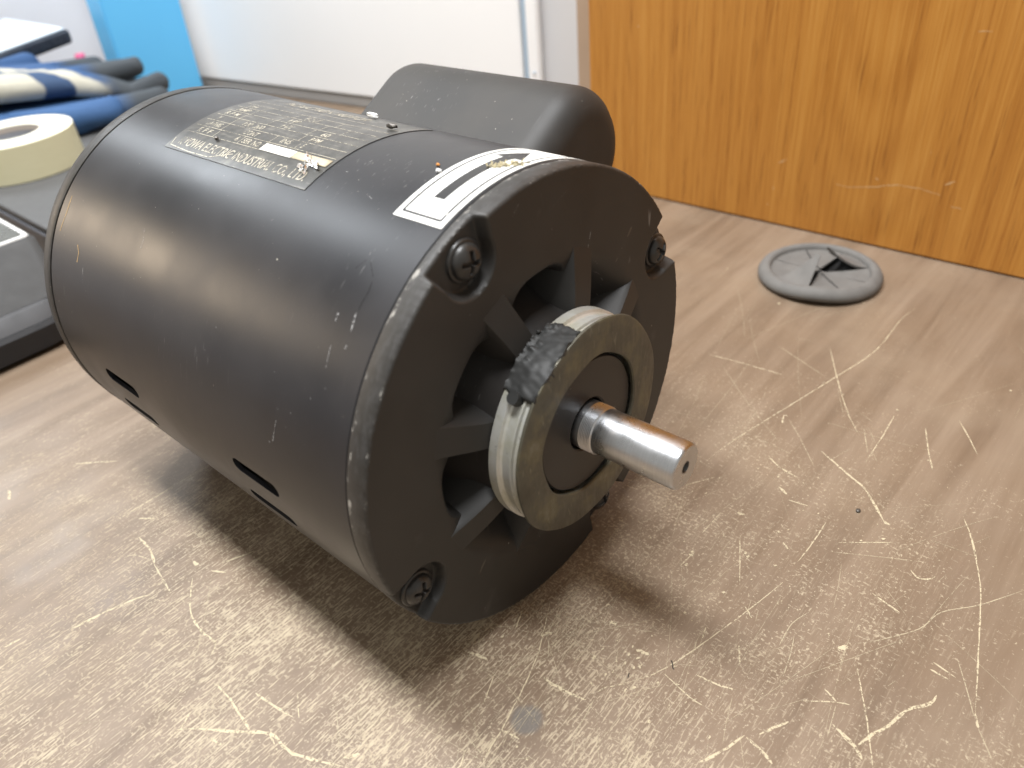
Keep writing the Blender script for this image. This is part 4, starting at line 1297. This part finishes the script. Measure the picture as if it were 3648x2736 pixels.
def glove_mat(name, stripes, blue, b0):
    k = NT(name); X = k.sep()
    kn = k.noise(k.pos(scale=(700, 700, 700)), 1, 2)
    cream = k.mix(kn, (0.42, 0.40, 0.32), (0.54, 0.52, 0.44))
    bl = k.mix(kn, tuple(c*0.8 for c in blue), blue)
    w_ = k.math('MULTIPLY', k.math('SUBTRACT', k.noise(k.pos(), 26, 2), 0.5), 0.05)
    xx = k.math('ADD', k.math('ADD', X[0], w_), k.math('MULTIPLY', X[1], stripes))
    f = k.step(xx, b0, b0+0.008)
    col = k.mix(f, cream, bl)
    s1 = k.math('MULTIPLY', k.step(xx, b0-0.045, b0-0.041), k.step(xx, b0-0.015, b0-0.019))
    col = k.mix(s1, col, k.mix(0.35, bl, (0.05, 0.06, 0.07)))
    tip = k.step(X[0], 0.050, 0.078)
    col = k.mix(tip, col, (0.055, 0.065, 0.075))
    k.set(col=col, rough=0.8)
    k.bump(kn, 0.4, 0.0008)
    return k.m
g1 = Matrix.Translation((0.118, 0.752, 0.0475)) @ Matrix.Rotation(rad(-4), 4, 'Z') @ Matrix.Rotation(rad(4), 4, 'Y')
g2 = Matrix.Translation((0.113, 0.778, 0.0765)) @ Matrix.Rotation(rad(3), 4, 'Z') @ Matrix.Rotation(rad(9), 4, 'Y')
glove("work_glove", g1, 3, -1, glove_mat("glove_lower", 0.25, (0.035, 0.10, 0.24), -0.075), "blue work glove at the bottom of the pair on the charcoal case", (0.004, 0.012, 0.002, 0.010))
glove("work_glove", g2, 7, 1, glove_mat("glove_upper", 0.9, (0.03, 0.085, 0.21), 0.012), "cream and blue work glove on top of the other glove", (-0.014, 0.004, -0.012, 0.002))

# blue binder upright against the door
bb = empty("blue_binder", (0.302, 0.868, 0))
tag(bb, "bright sky blue plastic binder standing upright by the door", "binder")
k = NT("blue_plastic"); k.set(col=k.mix(k.noise(k.pos(), 20, 2), (0.12, 0.50, 0.88), (0.13, 0.53, 0.90)), rough=0.35); MT['blue'] = k.m
def lean(bm):
    for v in bm.verts: v.co.x += 0.03*v.co.z
    return bm
obj("front_cover", from_bm("front_cover", lean(box_bm(0.252, 0.345, 0.850, 0.8525, 0.0005, 0.31, 0.0008))), MT['blue'], bb, smooth=False)
obj("back_cover", from_bm("back_cover", lean(box_bm(0.252, 0.345, 0.8815, 0.884, 0.0005, 0.31, 0.0008))), MT['blue'], bb, smooth=False)
obj("spine", from_bm("spine", lean(box_bm(0.2495, 0.2518, 0.850, 0.884, 0.0005, 0.31, 0.0008))), MT['blue'], bb, smooth=False)
obj("pages", from_bm("pages", lean(box_bm(0.2545, 0.3445, 0.8530, 0.8812, 0.003, 0.305))), MT['white'], bb, smooth=False)

# pale blue topped slab on a box at the far left
def tilt(bm):
    for v in bm.verts: v.co.z += 0.12*(v.co.x-0.13)
    return bm
sl = empty("flat_tablet", (0.11, 0.93, 0.075))
tag(sl, "dark flat tablet with pale glossy top lying above the gloves", "tablet")
MT['pale'] = NT("pale_screen").set(col=(0.72, 0.82, 0.90), rough=0.12).m
MT['navy'] = plain("dark_navy_plastic", (0.018, 0.028, 0.045), 0.3, var=0.1)
obj("body", from_bm("body", tilt(box_bm(0.005, 0.222, 0.88, 1.06, 0.075, 0.0905, 0.004))), MT['navy'], sl, smooth=False)
obj("top_glass", from_bm("top_glass", tilt(box_bm(0.009, 0.2185, 0.8835, 1.0565, 0.0907, 0.0922, 0.0006))), MT['pale'], sl, smooth=False)
bm = box_bm(0.02, 0.150, 0.895, 1.04, 0.0005, 0.0747)
for v in bm.verts:
    if v.co.z > 0.04: v.co.z += 0.12*(v.co.x-0.13)
o = obj("storage_box", from_bm("storage_box", bm), MT['charcoal'], smooth=False)
tag(o, "dark storage box under the flat tablet", "box")
# small pink capped thing beside the tablet
pc = empty("pink_cap_tube", (0.262, 0.985, 0))
tag(pc, "small pale tube with a pink cap beside the blue binder", "tube")
obj("tube", vlathe("tube", [(0.0, 0.0005), (0.012, 0.0005), (0.012, 0.042), (0.005, 0.046), (0.0, 0.046)], 0.262, 0.985, 24), MT['offwhite'], pc)
MT['pink'] = plain("pink_cap", (0.75, 0.10, 0.25), 0.4)
obj("cap", vlathe("cap", [(0.0, 0.0462), (0.006, 0.0462), (0.006, 0.056), (0.0, 0.057)], 0.262, 0.985, 24), MT['pink'], pc)
